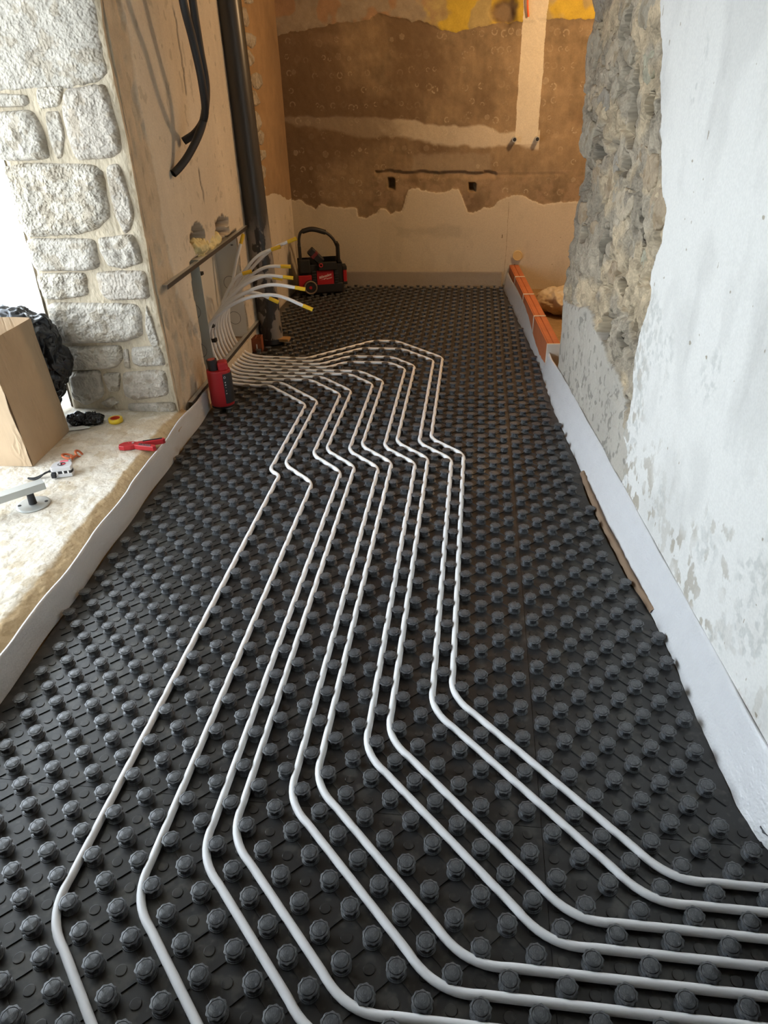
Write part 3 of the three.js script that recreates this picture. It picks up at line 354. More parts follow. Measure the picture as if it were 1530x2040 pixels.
// ---------- manifold box and rails on the left wall ----------
{
  const b = thing('manifold_cabinet', 'white sheet-metal manifold cabinet sunk in the left wall behind the pipes', 'cabinet', [0, 0, 0]);
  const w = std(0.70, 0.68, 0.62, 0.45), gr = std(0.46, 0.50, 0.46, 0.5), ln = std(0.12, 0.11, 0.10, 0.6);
  const z0 = -2.66, z1 = -2.065, x0 = -1.405, x1 = -1.275, y0 = 0.13, y1 = 0.685;
  obj('back_panel', span(x0, x0 + 0.003, y0, y1, z0, z1), w, b);
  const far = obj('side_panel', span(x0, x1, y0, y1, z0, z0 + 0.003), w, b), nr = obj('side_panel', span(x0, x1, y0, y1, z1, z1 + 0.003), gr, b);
  obj('top_panel', span(x0, x1, y1 - 0.003, y1, z0, z1), w, b); 
  for (const y of [0.24, 0.44]) { obj('knockout', at(new THREE.TorusGeometry(0.036, 0.0012, 6, 40), -1.34, y, z0 + 0.0035), ln, far); obj('knockout', at(new THREE.TorusGeometry(0.036, 0.0012, 6, 40), -1.34, y, z1 + 0.0035), ln, nr); }
  obj('screw', at(cyl(0.007, 0.007, 0.006, 0, 0, 0, 12), -1.3, 0.645, z0 + 0.005, 0, 0, 0).rotateX(0), ln, far);
  const sh = new THREE.Shape(); [[0, 0], [0.03, 0.22], [0.012, 0.23], [-0.02, 0.0]].forEach((q, i) => i ? sh.lineTo(...q) : sh.moveTo(...q));
  obj('bracket', [at(box(0.012, 0.24, 0.03), -1.385, 0.27, -2.3), at(box(0.05, 0.018, 0.03), -1.36, 0.3, -2.3), at(box(0.05, 0.018, 0.03), -1.36, 0.22, -2.3)], blackSoft, b);
  obj('bracket', [at(box(0.012, 0.06, 0.03), -1.385, 0.55, -2.3), at(box(0.03, 0.015, 0.03), -1.37, 0.57, -2.3)], blackSoft, b);
}
function rail(label, p0, p1, n0, n1) {
  const d = p1.clone().sub(p0), L = d.length(), t = thing('metal_rail', label, 'rail', [p0.x, p0.y, p0.z]);
  const sh = new THREE.Shape(); sh.moveTo(0, -0.009); sh.lineTo(L, -0.009); sh.lineTo(L, 0.009); sh.lineTo(0, 0.009); sh.lineTo(0, -0.009);
  for (let s = n0; s < n1 * L; s += 0.022) { const h = new THREE.Path(); h.absellipse(s, 0, 0.007, 0.0042, 0, 6.283, true); sh.holes.push(h); }
  const g = new THREE.ExtrudeGeometry(sh, { depth: 0.0025, bevelEnabled: false, curveSegments: 5 });
  const lip = new THREE.BoxGeometry(L, 0.0025, 0.02); lip.translate(L / 2, 0.009, -0.01);
  const mtx = new THREE.Matrix4().makeBasis(d.clone().normalize(), V(0, 1, 0).addScaledVector(d.clone().normalize(), -d.y / L).normalize(), V(0, 0, 0)); const X = d.clone().normalize(), Y = V(0, 1, 0).addScaledVector(X, -X.y).normalize(), Z = X.clone().cross(Y); mtx.makeBasis(X, Y, Z); g.applyMatrix4(mtx); lip.applyMatrix4(mtx);
  obj('perforated_web', g, darkSteel, t); obj('lip', lip, zinc, t); return t;
}
rail('perforated steel rail fixed above the manifold cabinet', V(-1.272, 0.655, -1.65), V(-1.272, 0.70, -2.89), 0.02, 0.99);
rail('perforated steel rail low on the wall running behind the red tool', V(-1.268, 0.103, -1.69), V(-1.268, 0.152, -3.02), 0.02, 0.5);
tag(obj('foam_blob', [crumple(at(new THREE.IcosahedronGeometry(0.06, 14).scale(0.5, 0.7, 1.5), -1.298, 0.722, -2.15), 0.07, 26, 2), crumple(at(new THREE.IcosahedronGeometry(0.05, 14).scale(0.5, 0.6, 2.0), -1.30, 0.72, -2.34), 0.06, 26, 8)], std(0.78, 0.68, 0.36, 0.9)), 'pale yellow expanding foam squeezed above the manifold cabinet', 'foam');

// ---------- soil pipe, hoses, stubs ----------
{
  const t = maps(256, 1024, (u, v, o) => { const y = v * 2.6, n = fbm(u * 9, y * 12, 4), k = sm(0.50, 0.53, n + 0.20 * sm(0.75, 0.35, y) - 0.12), s = sm(0.6, 0.7, fbm(u * 30, y * 30, 3)) * 0.25 * sm(0.9, 0.6, y); const up = sm(0.62, 0.8, y + 0.1 * (n - 0.5)); o[0] = mix(mix(0.24, 0.035, k), 0.045, up) + s * 0.1; o[1] = mix(mix(0.22, 0.034, k), 0.044, up) + s * 0.09; o[2] = mix(mix(0.20, 0.036, k), 0.042, up) + s * 0.08; o[3] = n; });
  const p = thing('soil_pipe', 'tall dark grey soil pipe standing in the corner of the left wall', 'pipe', [-1.215, 0, -2.95]);
  p.rotation.z = 0.0245; const g = cyl(0.070, 0.070, 2.56, 0, 1.285, 0, 40); obj('shaft', g, new THREE.MeshStandardMaterial({ map: t.map, roughness: 0.32 }), p);
  obj('collar', cyl(0.076, 0.076, 0.03, 0, 0.022, 0, 40), darkRubber, p);
  const wood = tag(obj('wood_offcut', box(0.075, 0.018, 0.06, -1.135, 0.031, -2.93, 0.003), std(0.42, 0.24, 0.09, 0.8)), 'small orange-brown wood offcut at the foot of the soil pipe', 'wood');
}
const hose = (label, pts) => { const h = thing('black_hose', label, 'hose', [0, 0, 0], 0, 'black hoses hanging on the left wall'); obj('jacket', sweep(pts.map((q) => V(...q)), 0.0165, 90, 14), darkRubber, h); const a = V(...pts[pts.length - 1]), b = V(...pts[pts.length - 2]), d = a.clone().sub(b).normalize(); obj('bore', sweep([a.clone().addScaledVector(d, -0.01), a.clone().addScaledVector(d, 0.0006)], 0.0125, 4, 14), std(0.02, 0.02, 0.02, 0.9), h); };
hose('longer black hose curving down to the left wall', [[-1.11, 2.55, -2.02], [-1.115, 2.1, -2.03], [-1.13, 1.69, -2.06], [-1.14, 1.53, -2.10], [-1.15, 1.38, -2.14], [-1.175, 1.25, -2.10], [-1.225, 1.14, -2.02], [-1.262, 1.088, -1.965], [-1.28, 1.07, -1.94]]);
hose('shorter black hose ending higher on the left wall', [[-1.09, 2.55, -1.88], [-1.10, 2.1, -1.87], [-1.12, 1.68, -1.92], [-1.125, 1.55, -1.985], [-1.13, 1.40, -2.04], [-1.16, 1.28, -2.10], [-1.225, 1.215, -2.13], [-1.272, 1.186, -2.10]]);
for (const [x, label] of [[0.282, 'left copper pipe stub poking from the back wall'], [0.44, 'right copper pipe stub poking from the back wall']]) { const s = thing('pipe_stub', label, 'pipe stub', [x, 1.035, BACK], 0, 'pipe stubs on the back wall'); obj('stub', at(cyl(0.016, 0.016, 0.07, 0, 0, 0, 18), 0, 0, 0.04, Math.PI / 2), zinc, s); obj('bore', at(cyl(0.012, 0.012, 0.002, 0, 0, 0, 18), 0, 0, 0.0755, Math.PI / 2), blackSoft, s); }
{ const c = thing('wall_cap', 'round beige cover cap low on the back wall', 'cap', [0.362, 0.243, BACK + 0.005]); obj('disc', at(cyl(0.033, 0.035, 0.03, 0, 0, 0, 36), 0, 0, 0.015, Math.PI / 2), std(0.60, 0.44, 0.2, 0.5), c); obj('rim', at(new THREE.TorusGeometry(0.033, 0.004, 8, 36), 0, 0, 0.028), std(0.62, 0.47, 0.22, 0.5), c); }
tag(obj('orange_cable', sweep([V(0.31, 2.5, BACK + 0.03), V(0.315, 2.0, BACK + 0.04), V(0.31, 1.82, BACK + 0.04), V(0.322, 1.745, BACK + 0.03)], 0.007, 30, 8), std(0.75, 0.14, 0.03, 0.5)), 'orange cable hanging out of the top of the back wall', 'cable');

// ---------- edge strips ----------
const foamTex = maps(256, 256, (u, v, o) => { const a = fbm(u * 10, v * 10, 4), b = fbm(u * 60, v * 60, 3); const z = 0.96 + 0.08 * (a - 0.5); o[0] = 0.66 * z; o[1] = 0.665 * z; o[2] = 0.67 * z; o[3] = 0.6 * a + 0.4 * b; });
const foam = new THREE.MeshPhysicalMaterial({ map: foamTex.map, bumpMap: foamTex.bumpMap, bumpScale: 0.003, roughness: 0.3, side: THREE.DoubleSide });
const filmMat = new THREE.MeshPhysicalMaterial({ color: rgb(0.70, 0.69, 0.67), roughness: 0.18, transmission: 0.45, thickness: 0, side: THREE.DoubleSide });
function strip(name, label, path, H, leanBy, th = 0.008, wob = 0.006, film = 0, wrinkle = false) {
  const c = new Poly(path), n = Math.ceil(c.l[c.l.length - 1] / 0.02), t = thing(name, label, 'edge strip', [0, 0, 0], 0);
  const leanAt = (z) => typeof leanBy === 'number' ? leanBy : leanBy(z);
  const fr = (s) => { const p = c.getPoint(s), q = c.getPoint(Math.min(1, s + 0.002)), o = c.getPoint(Math.max(0, s - 0.002)), d = q.sub(o).setY(0).normalize(); return [p, V(d.z, 0, -d.x)]; };
  obj('foam', grid(n, 24, (s, r) => { const [p, nn] = fr(s); const front = r < 0.45, top = r >= 0.45 && r <= 0.55; const h = front ? r / 0.45 : top ? 1 : (1 - r) / 0.45; const d = s * c.l[c.l.length - 1], lean = leanAt(p.z); const hh = H(d); const w = wob * (fbm(d * 5, h * 2, 3) - 0.5) * 2 * h + (wrinkle && front ? 0.012 * (fbm(d * 22, h * 7, 3) - 0.35) * sm(0.5, 0.12, h) : 0); const o = (front ? 0 : top ? -th * (r - 0.45) / 0.1 : -th) + w - lean * h; return [p.x + nn.x * o, 0.001 + h * hh, p.z + nn.z * o, d * 3, h * 0.5]; }), foam, t);
  if (film) obj('film', grid(n, 8, (s, r) => { const [p, nn] = fr(s); const d = s * c.l[c.l.length - 1]; const a = r * 1.4; const o = 0.003 - leanAt(p.z) * mix(0.42, 0.16, r) + 0.006 * r + 0.006 * (fbm(d * 16, r * 3, 3) - 0.5) * (0.3 + r); return [p.x + nn.x * o, mix(0.052, 0.024, r) + 0.008 * (fbm(d * 20, r * 4 + 7, 3) - 0.5) * r, p.z + nn.z * o, d, r]; }), filmMat, t);
  return t;
}
const nrm = 1;
{
  const L = []; for (let i = 0; i <= 40; i++) { const z = mix(0.62, -1.88, i / 40); L.push(V(xs(z) + 0.004 * Math.sin(i * 0.9), 0, z)); }
  strip('edge_strip', 'white foam edge strip along the stone sill', L.reverse(), (d) => 0.104 + 0.008 * Math.sin(d * 3), 0.006, 0.008, 0.008);
  const Rr = []; for (const [x, z] of [[0.272, -4.36], [0.282, -4.223], [0.363, -3.313], [0.425, -2.635], [0.444, -2.121], [0.467, -1.771], [0.509, -1.303], [0.539, -0.954], [0.590, -0.565], [0.624, -0.235], [0.642, 0.014], [0.652, 0.153], [0.664, 0.263], [0.692, 0.34], [0.74, 0.385], [0.82, 0.395], [1.4, 0.395], [2.6, 0.395]]) Rr.push(V(x, 0, z));
  strip('edge_strip', 'white foam edge strip along the right wall and clay blocks', filleted(Rr, 0.12).reverse(), () => 0.125, (z) => mix(0.022, clamp(xw(z) - table([[0.425, -2.635], [0.444, -2.121], [0.467, -1.771], [0.509, -1.303], [0.539, -0.954], [0.590, -0.565], [0.624, -0.235], [0.642, 0.014], [0.664, 0.263]], 1, 0)(z) - 0.005, 0.01, 0.07), sm(-2.45, -2.2, z)), 0.008, 0.005, 0, true);
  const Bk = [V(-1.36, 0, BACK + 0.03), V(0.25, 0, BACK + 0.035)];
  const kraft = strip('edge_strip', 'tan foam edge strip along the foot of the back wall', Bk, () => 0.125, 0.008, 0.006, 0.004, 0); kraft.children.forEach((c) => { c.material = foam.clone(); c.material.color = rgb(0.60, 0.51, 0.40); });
}
{ // brown felt edging showing between panel and strip
  const f = table([[0.497, -1.3], [0.519, -0.954], [0.570, -0.565], [0.600, -0.42]], 1, 0);
  tag(obj('felt_edging', grid(90, 8, (s, r) => { const z = mix(-1.3, -0.42, s), a = r * Math.PI; return [f(z) + 0.012 - 0.011 * Math.cos(a) + 0.006 * (fbm(z * 22, 3, 3) - 0.5), 0.004 + 0.016 * Math.sin(a) + 0.008 * (fbm(z * 40, r * 3, 3) - 0.5), z, z * 4, r]; }), std(0.25, 0.17, 0.11, 0.95)), 'brown frayed felt edging between floor panel and right foam strip', 'felt edging');
}
// ---------- clay blocks, brick, bucket ----------
const clayTex = maps(256, 256, (u, v, o) => { const a = fbm(u * 12, v * 12, 4), b = n3(u * 120, v * 120); const z = 0.85 + 0.3 * (a - 0.5) + 0.1 * (b - 0.5); o[0] = 0.52 * z; o[1] = 0.165 * z; o[2] = 0.062 * z; o[3] = a; });
const clay = new THREE.MeshStandardMaterial({ ...clayTex, bumpScale: 0.002, roughness: 0.85, side: THREE.DoubleSide });
const mortarMat = std(0.62, 0.55, 0.46, 0.95);
[[-4.41, -4.02, 'clay block in the corner against the back wall'], [-4.005, -3.52, 'second hollow clay block from the back wall'], [-3.505, -3.0, 'third hollow clay block from the back wall'], [-2.985, -2.46, 'hollow clay block nearest the rubble wall']].forEach(([za, zb, label], i) => {
  const zc = (za + zb) / 2, L = zb - za - 0.004, xc = 0.352 + (zc + 4.25) * 0.070, t = thing('clay_block', 'orange ' + label, 'brick', [xc, -0.012, zc], Math.atan(0.070), 'hollow clay blocks on edge');
  const sh = new THREE.Shape(), w = 0.035, H = 0.185; sh.moveTo(-w, 0); sh.lineTo(-w, H); for (let k = 0; k < 5; k++) { const a = -w + 0.007 + k * 0.0125; sh.lineTo(a, H); sh.lineTo(a + 0.001, H - 0.003); sh.lineTo(a + 0.004, H - 0.003); sh.lineTo(a + 0.005, H); } sh.lineTo(w, H); for (let k = 0; k < 11; k++) { const a = H - 0.01 - k * 0.015; sh.lineTo(w, a); sh.lineTo(w - 0.003, a - 0.001); sh.lineTo(w - 0.003, a - 0.005); sh.lineTo(w, a - 0.006); } sh.lineTo(w, 0);
  for (let k = 0; k < 5; k++) for (const s of [-1, 1]) { const h = new THREE.Path(), cx = s * 0.0155, cy = 0.02 + k * 0.035; h.moveTo(cx - 0.011, cy - 0.0); h.lineTo(cx + 0.011, cy); h.lineTo(cx + 0.011, cy + 0.026); h.lineTo(cx - 0.011, cy + 0.026); h.closePath(); sh.holes.push(h); }
  obj('body', new THREE.ExtrudeGeometry(sh, { depth: L, bevelEnabled: false }).translate(0, 0, -L / 2), clay, t);
  obj('mortar_joint', box(0.074, 0.187, 0.014, 0, 0.0935, L / 2 + 0.004, 0.003), mortarMat, t);
});
{
  const t = thing('hollow_brick', 'small red hollow brick standing on end beside the soil pipe', 'brick', [-1.287, 0, -2.8], 0.15), sh = new THREE.Shape(), w = 0.05, d = 0.04;
  sh.moveTo(-w, -d); sh.lineTo(w, -d); sh.lineTo(w, d); sh.lineTo(-w, d); sh.closePath(); for (let i = 0; i < 3; i++) for (let j = 0; j < 3; j++) { const h = new THREE.Path(), cx = -0.032 + i * 0.032, cy = -0.025 + j * 0.025; h.moveTo(cx - 0.012, cy - 0.009); h.lineTo(cx + 0.012, cy - 0.009); h.lineTo(cx + 0.012, cy + 0.009); h.lineTo(cx - 0.012, cy + 0.009); h.closePath(); sh.holes.push(h); }
  obj('body', at(new THREE.ExtrudeGeometry(sh, { depth: 0.085, bevelEnabled: false }), 0, 0, 0, -Math.PI / 2), new THREE.MeshStandardMaterial({ map: clayTex.map, color: rgb(0.6, 0.55, 0.6), roughness: 0.85, side: THREE.DoubleSide }), t);
  obj('mortar_smear', box(0.008, 0.04, 0.004, 0.02, 0.03, 0.042), mortarMat, t);
}
{
  const t = thing('plastic_sack', 'crumpled beige plastic sack lying behind the clay blocks', 'sack', [0.66, 0.0, -3.72]);
  obj('body', crumple(new THREE.IcosahedronGeometry(0.17, 24).scale(1.05, 0.5, 0.85).translate(0, 0.075, 0), 0.06, 9, 3, true), std(0.52, 0.42, 0.27, 0.4), t);
}
// ---------- tool bag ----------
{
  const t = thing('tool_bag', 'black and red open tool bag with tall handle in the back left corner', 'tool bag', [-1.145, 0.0225, -4.2], 0.28);
  const cloth = blackSoft, W = 0.33, D = 0.2;
  obj('base', box(W + 0.005, 0.08, D + 0.01, 0, 0.04, 0, 0.015), std(0.016, 0.015, 0.015, 0.45), t);
  obj('body', [box(W, 0.15, 0.012, 0, 0.14, D / 2 - 0.006, 0.005), box(W, 0.17, 0.012, 0, 0.15, -D / 2 + 0.006, 0.005), box(0.012, 0.16, D, W / 2 - 0.006, 0.145, 0, 0.005), box(0.012, 0.16, D, -W / 2 + 0.006, 0.145, 0, 0.005), box(W - 0.02, 0.01, D - 0.02, 0, 0.10, 0)], cloth, t);
  obj('end_panel', box(0.02, 0.14, 0.13, -W / 2 + 0.02, 0.28, 0, 0.008), cloth, t); obj('end_panel', box(0.02, 0.14, 0.13, W / 2 - 0.02, 0.28, 0, 0.008), cloth, t);
  const hd = obj('handle', sweep([V(-W / 2 + 0.02, 0.32, 0), V(-W / 2 + 0.025, 0.40, 0), V(-W / 2 + 0.045, 0.44, 0), V(-0.04, 0.452, 0), V(0.06, 0.425, 0), V(0.115, 0.375, 0), V(W / 2 - 0.02, 0.31, 0)], 0.011, 50, 10), darkRubber, t);
  obj('grip', sweep([V(-W / 2 + 0.05, 0.441, 0), V(-0.04, 0.453, 0), V(0.06, 0.426, 0)], 0.018, 24, 12), darkRubber, hd);
  obj('red_pocket', box(0.10, 0.09, 0.02, -0.125, 0.10, D / 2 + 0.012, 0.006), redPlastic, t);
  obj('side_pocket', box(0.03, 0.11, 0.10, W / 2 + 0.018, 0.12, 0.03, 0.008), redPlastic, t); obj('side_pocket_trim', box(0.034, 0.03, 0.104, W / 2 + 0.018, 0.175, 0.03, 0.006), cloth, t); obj('side_pocket_trim', box(0.034, 0.025, 0.104, W / 2 + 0.018, 0.065, 0.03, 0.006), cloth, t);
  obj('front_pouch', box(0.14, 0.06, 0.03, 0.05, 0.205, D / 2 + 0.012, 0.008), cloth, t); obj('tool_holster', box(0.08, 0.10, 0.03, -0.12, 0.21, D / 2 + 0.012, 0.01), cloth, t);
  for (const x of [-0.055, 0.115]) obj('webbing', [0, 1, 2, 3, 4].map((k) => box(0.03, 0.014, 0.006, x, 0.085 + k * 0.02, D / 2 + 0.008, 0.002)), darkRubber, t);
  const cv = document.createElement('canvas'); cv.width = 512; cv.height = 384; const c = cv.getContext('2d'); c.fillStyle = '#a81420'; c.fillRect(0, 0, 512, 384); c.fillStyle = '#f3ece6'; c.save(); c.translate(60, 226); c.rotate(-0.22); c.font = 'italic bold 92px serif'; c.fillText('Milwaukee', 0, 0, 400); c.beginPath(); c.moveTo(10, 44); c.lineTo(250, 24); c.lineTo(130, 62); c.lineTo(150, 40); c.closePath(); c.fill(); c.font = 'bold 40px sans-serif'; c.fillText('PACKOUT', 220, 74, 180); c.restore();
  const tx = new THREE.CanvasTexture(cv); tx.colorSpace = THREE.SRGBColorSpace;
  obj('logo_patch', at(new THREE.PlaneGeometry(0.125, 0.1), 0.03, 0.12, D / 2 + 0.0065), new THREE.MeshStandardMaterial({ map: tx, roughness: 0.6 }), t).userData.label = 'red patch with white script lettering';
  obj('patch_backing', box(0.127, 0.102, 0.008, 0.03, 0.12, D / 2 + 0.002), redPlastic, t);
  const wh = obj('tape_reel', at(cyl(0.05, 0.05, 0.03, 0, 0, 0, 32), -0.09, 0.062, D / 2 + 0.04, Math.PI / 2), darkRubber, t); obj('reel_rim', at(new THREE.TorusGeometry(0.045, 0.006, 8, 32), -0.09, 0.062, D / 2 + 0.055), std(0.22, 0.17, 0.12, 0.5), wh); obj('reel_hub', at(cyl(0.012, 0.012, 0.004, 0, 0, 0, 16), -0.09, 0.062, D / 2 + 0.057, Math.PI / 2), redPlastic, wh);
  obj('clip', at(new THREE.TorusGeometry(0.012, 0.004, 8, 20), 0.0, 0.215, D / 2 + 0.03), redPlastic, t);
  const dr = thing('cordless_tool', 'black cordless tool lying in the top of the tool bag', 'power tool', [-1.17, 0.2325, -4.19], 0.28); obj('body', at(new RoundedBoxGeometry(0.06, 0.13, 0.06, 2, 0.01), 0, 0.05, 0, 0, 0, 0.75), darkRubber, dr); obj('stripe', at(new RoundedBoxGeometry(0.062, 0.03, 0.062, 2, 0.006), -0.01, 0.06, 0, 0, 0, 0.75), std(0.16, 0.02, 0.02, 0.5), dr);
}
// ---------- red upright cordless tool by the wall ----------
{
  const t = thing('upright_tool', 'red and black cordless tool standing upright by the left wall', 'power tool', [-1.185, 0.0225, -1.87], 0.35);
  const pr = new THREE.Shape(); pr.absellipse(0, 0, 0.054, 0.044, 0, Math.PI * 2);
  obj('base', at(new THREE.ExtrudeGeometry(pr, { depth: 0.008, bevelEnabled: true, bevelSize: 0.002, bevelThickness: 0.002, curveSegments: 40 }), 0, 0.002, 0, -Math.PI / 2), darkRubber, t);
  obj('body', at(new THREE.ExtrudeGeometry(pr, { depth: 0.17, bevelEnabled: true, bevelSize: 0.003, bevelThickness: 0.006, bevelSegments: 3, curveSegments: 40 }), 0, 0.014, 0, -Math.PI / 2), redPlastic, t);
  const g2 = new THREE.Shape(); g2.absellipse(0, 0, 0.0555, 0.0455, -1.25, 0.35); const pts = g2.getPoints(24); const sh = new THREE.Shape(); pts.forEach((q, i) => i ? sh.lineTo(q.x, q.y) : sh.moveTo(q.x, q.y)); for (let i = pts.length - 1; i >= 0; i--) sh.lineTo(pts[i].x * 1.06, pts[i].y * 1.06);
  const gp = obj('grip_panel', at(new THREE.ExtrudeGeometry(sh, { depth: 0.145, bevelEnabled: true, bevelSize: 0.002, bevelThickness: 0.003, curveSegments: 8 }), 0, 0.028, 0, -Math.PI / 2), darkRubber, t);
  const white = std(0.75, 0.75, 0.75, 0.6), an = 0.95, fx = Math.sin(0.42) * 0.0622, fz = Math.cos(0.42) * 0.0512;
  const mk = (g, y) => obj('symbol', g.rotateY(0.5).translate(fx, y, fz), white, gp);
  mk(new THREE.TorusGeometry(0.005, 0.0008, 6, 20), 0.160); mk(new THREE.CylinderGeometry(0.0045, 0.0045, 0.001, 3).rotateX(Math.PI / 2), 0.135); mk(new THREE.CylinderGeometry(0.003, 0.003, 0.001, 12).rotateX(Math.PI / 2), 0.122); mk(new THREE.BoxGeometry(0.005, 0.0012, 0.001), 0.109); mk(new THREE.BoxGeometry(0.003, 0.003, 0.001), 0.092); mk(new THREE.BoxGeometry(0.006, 0.004, 0.001), 0.078);
  obj('shoulder', at(new RoundedBoxGeometry(0.05, 0.05, 0.06, 3, 0.014), 0.024, 0.206, 0.0, 0, 0, 0.1), redPlastic, t);
  const hd = obj('head', at(cyl(0.025, 0.024, 0.052, 0, 0, 0, 28), -0.024, 0.215, 0, 0, 0, 0.08), darkRubber, t); obj('lens', at(cyl(0.018, 0.018, 0.003, 0, 0, 0, 24), -0.026, 0.2415, 0, 0, 0, 0.08), std(0.5, 0.12, 0.10, 0.4), hd);
}
// ---------- things on the sill ----------
const Y = SILL + 0.001;
{
  // cardboard box
  const ct = maps(512, 512, (u, v, o) => { const a = fbm(u * 5, v * 5, 4), f = n3(u * 200, v * 3), c = fbm(u * 14, v * 5, 3); const z = 0.92 + 0.16 * (a - 0.5) + 0.05 * (f - 0.5); o[0] = 0.48 * z; o[1] = 0.345 * z; o[2] = 0.215 * z; o[3] = 0.5 + 0.6 * (0.5 - Math.abs(c - 0.5) * 6) * sm(0.5, 0.6, fbm(u * 4 + 2, v * 4, 3)); });
  const m = new THREE.MeshStandardMaterial({ ...ct, bumpScale: 0.004, roughness: 0.85, side: THREE.DoubleSide });
  const t = thing('cardboard_box', 'tall open brown cardboard box on the sill', 'box', [0, 0, 0]);
  const A = V(-1.677, Y, -1.0), B = V(-1.700, Y, -1.335), Cc = V(-2.14, Y, -1.31), Dd = V(-2.10, Y, -0.985), H = 0.495;
  const panel = (p, q, h0, h1, name, bend = 0.004) => obj(name, (() => { const n = V(q.z - p.z, 0, p.x - q.x).normalize(); const f = (o) => grid(16, 20, (s, r) => { const x = mix(p.x, q.x, s), z = mix(p.z, q.z, s), h = mix(h0, h1, s) * r, k = bend * (fbm(s * 4, r * 4 + p.x * 9, 3) - 0.5) * 4 * Math.min(1, r * 5) + o; return [x + n.x * k - 0.035 * r, Y + h, z + n.z * k, s, r]; }); return [f(0.002), f(-0.002)]; })(), m, t);
  panel(A, B, H, H, 'right_panel', 0.002); panel(Dd, A, H, H, 'front_panel', 0.007); panel(B, Cc, H + 0.005, H + 0.01, 'back_panel'); panel(Cc, Dd, H, H, 'left_panel'); obj('bottom_panel', grid(2, 2, (s, r) => { const a = A.clone().lerp(B, r), b = Dd.clone().lerp(Cc, r), p = a.lerp(b, s); return [p.x, Y + 0.003, p.z, s, r]; }), m, t);
  obj('flap', grid(6, 10, (s, r) => { const p = Dd.clone().lerp(Cc, r); return [p.x - 0.035 - s * 0.1, Y + H - s * 0.10, p.z, s, r]; }), m, t);
  // bin bag
  const bagMat = new THREE.MeshPhysicalMaterial({ color: rgb(0.012, 0.013, 0.016), roughness: 0.22, side: THREE.DoubleSide });
  tag(obj('bin_bag', crumple(crumple(new THREE.IcosahedronGeometry(0.5, 40).scale(0.5, 0.52, 0.19).translate(-1.955, Y + 0.245, -1.448), 0.14, 5, 1), 0.045, 16, 5, true), bagMat), 'black bin bag squeezed between cardboard box and stone jamb', 'bin bag');
  tag(obj('plastic_scrap', crumple(crumple(new THREE.IcosahedronGeometry(0.06, 16).scale(1.25, 0.42, 0.55).rotateY(0.35).translate(-1.66, Y + 0.022, -1.42), 0.05, 30, 1), 0.03, 60, 5, true), bagMat), 'crumpled black plastic scrap on the sill at the foot of the stone jamb', 'plastic scrap');
  tag(obj('paper_scrap', crumple(new THREE.IcosahedronGeometry(0.045, 10).scale(1.3, 0.12, 0.4).rotateY(0.3).translate(-1.675, Y + 0.005, -1.355), 0.012, 40, 3), std(0.74, 0.73, 0.7, 0.7)), 'small white plastic scrap in front of the black scrap', 'scrap');
}
{ // yellow tape roll
  const t = thing('tape_roll', 'yellow roll of electrical tape with red core on the sill', 'tape', [-1.535, Y, -1.445]);
  const ring = (a, b, h) => new THREE.LatheGeometry([[a, 0], [b, 0], [b, h], [a, h], [a, 0]].map((q) => new THREE.Vector2(...q)), 40);
  obj('tape', ring(0.021, 0.031, 0.019), std(0.80, 0.55, 0.03, 0.4), t); obj('core', ring(0.0185, 0.0212, 0.0195), std(0.62, 0.06, 0.02, 0.5), t);
}
{ // pipe cutter
  const t = thing('pipe_cutter', 'red ratchet pipe cutter lying open on the sill edge', 'pipe cutter', [-1.345, Y, -1.19], 0.16); t.scale.setScalar(0.82);
  const ex = (pts, d, y, m, n) => { const s = new THREE.Shape(); pts.forEach((q, i) => i ? s.lineTo(...q) : s.moveTo(...q)); s.closePath(); return obj(n, at(new THREE.ExtrudeGeometry(s, { depth: d, bevelEnabled: true, bevelSize: 0.003, bevelThickness: 0.003, bevelSegments: 2 }), 0, y, 0, -Math.PI / 2), m, t); };
  ex([[-0.055, -0.022], [-0.03, -0.03], [0.0, -0.024], [0.03, -0.012], [0.03, 0.016], [0.0, 0.026], [-0.02, 0.024], [-0.012, 0.008], [-0.034, -0.004], [-0.05, 0.004], [-0.058, -0.006]], 0.018, 0.004, redPlastic, 'jaw_body');
  ex([[-0.05, 0.006], [-0.034, 0.016], [-0.01, 0.026], [-0.02, 0.034], [-0.045, 0.026], [-0.057, 0.012]], 0.012, 0.006, redPlastic, 'upper_jaw');
  ex([[-0.05, 0.004], [-0.034, -0.002], [-0.012, 0.008], [-0.022, 0.022], [-0.034, 0.015]], 0.002, 0.014, metal, 'blade');
  const h1 = ex([[0.02, 0.0], [0.03, 0.018], [0.15, 0.052], [0.156, 0.042], [0.15, 0.034], [0.05, 0.004]], 0.02, 0.004, redPlastic, 'upper_handle'); const sl = obj('handle_slot', at(box(0.095, 0.004, 0.007), 0.1, 0.0285, -0.030, 0, 0.29), blackSoft, h1);
  const h2 = ex([[0.02, -0.016], [0.03, 0.002], [0.125, -0.03], [0.13, -0.044], [0.12, -0.05], [0.05, -0.03]], 0.02, 0.004, redPlastic, 'lower_handle'); obj('rubber_grip', [0, 1, 2, 3, 4, 5, 6].map((k) => box(0.008, 0.026, 0.021, 0.045 + k * 0.0095, 0.015, 0.016 + k * 0.0034, 0.002)), std(0.07, 0.09, 0.10, 0.6), h2);
  obj('pivot', cyl(0.006, 0.006, 0.003, 0.008, 0.0275, -0.004, 20), metal, t);
}
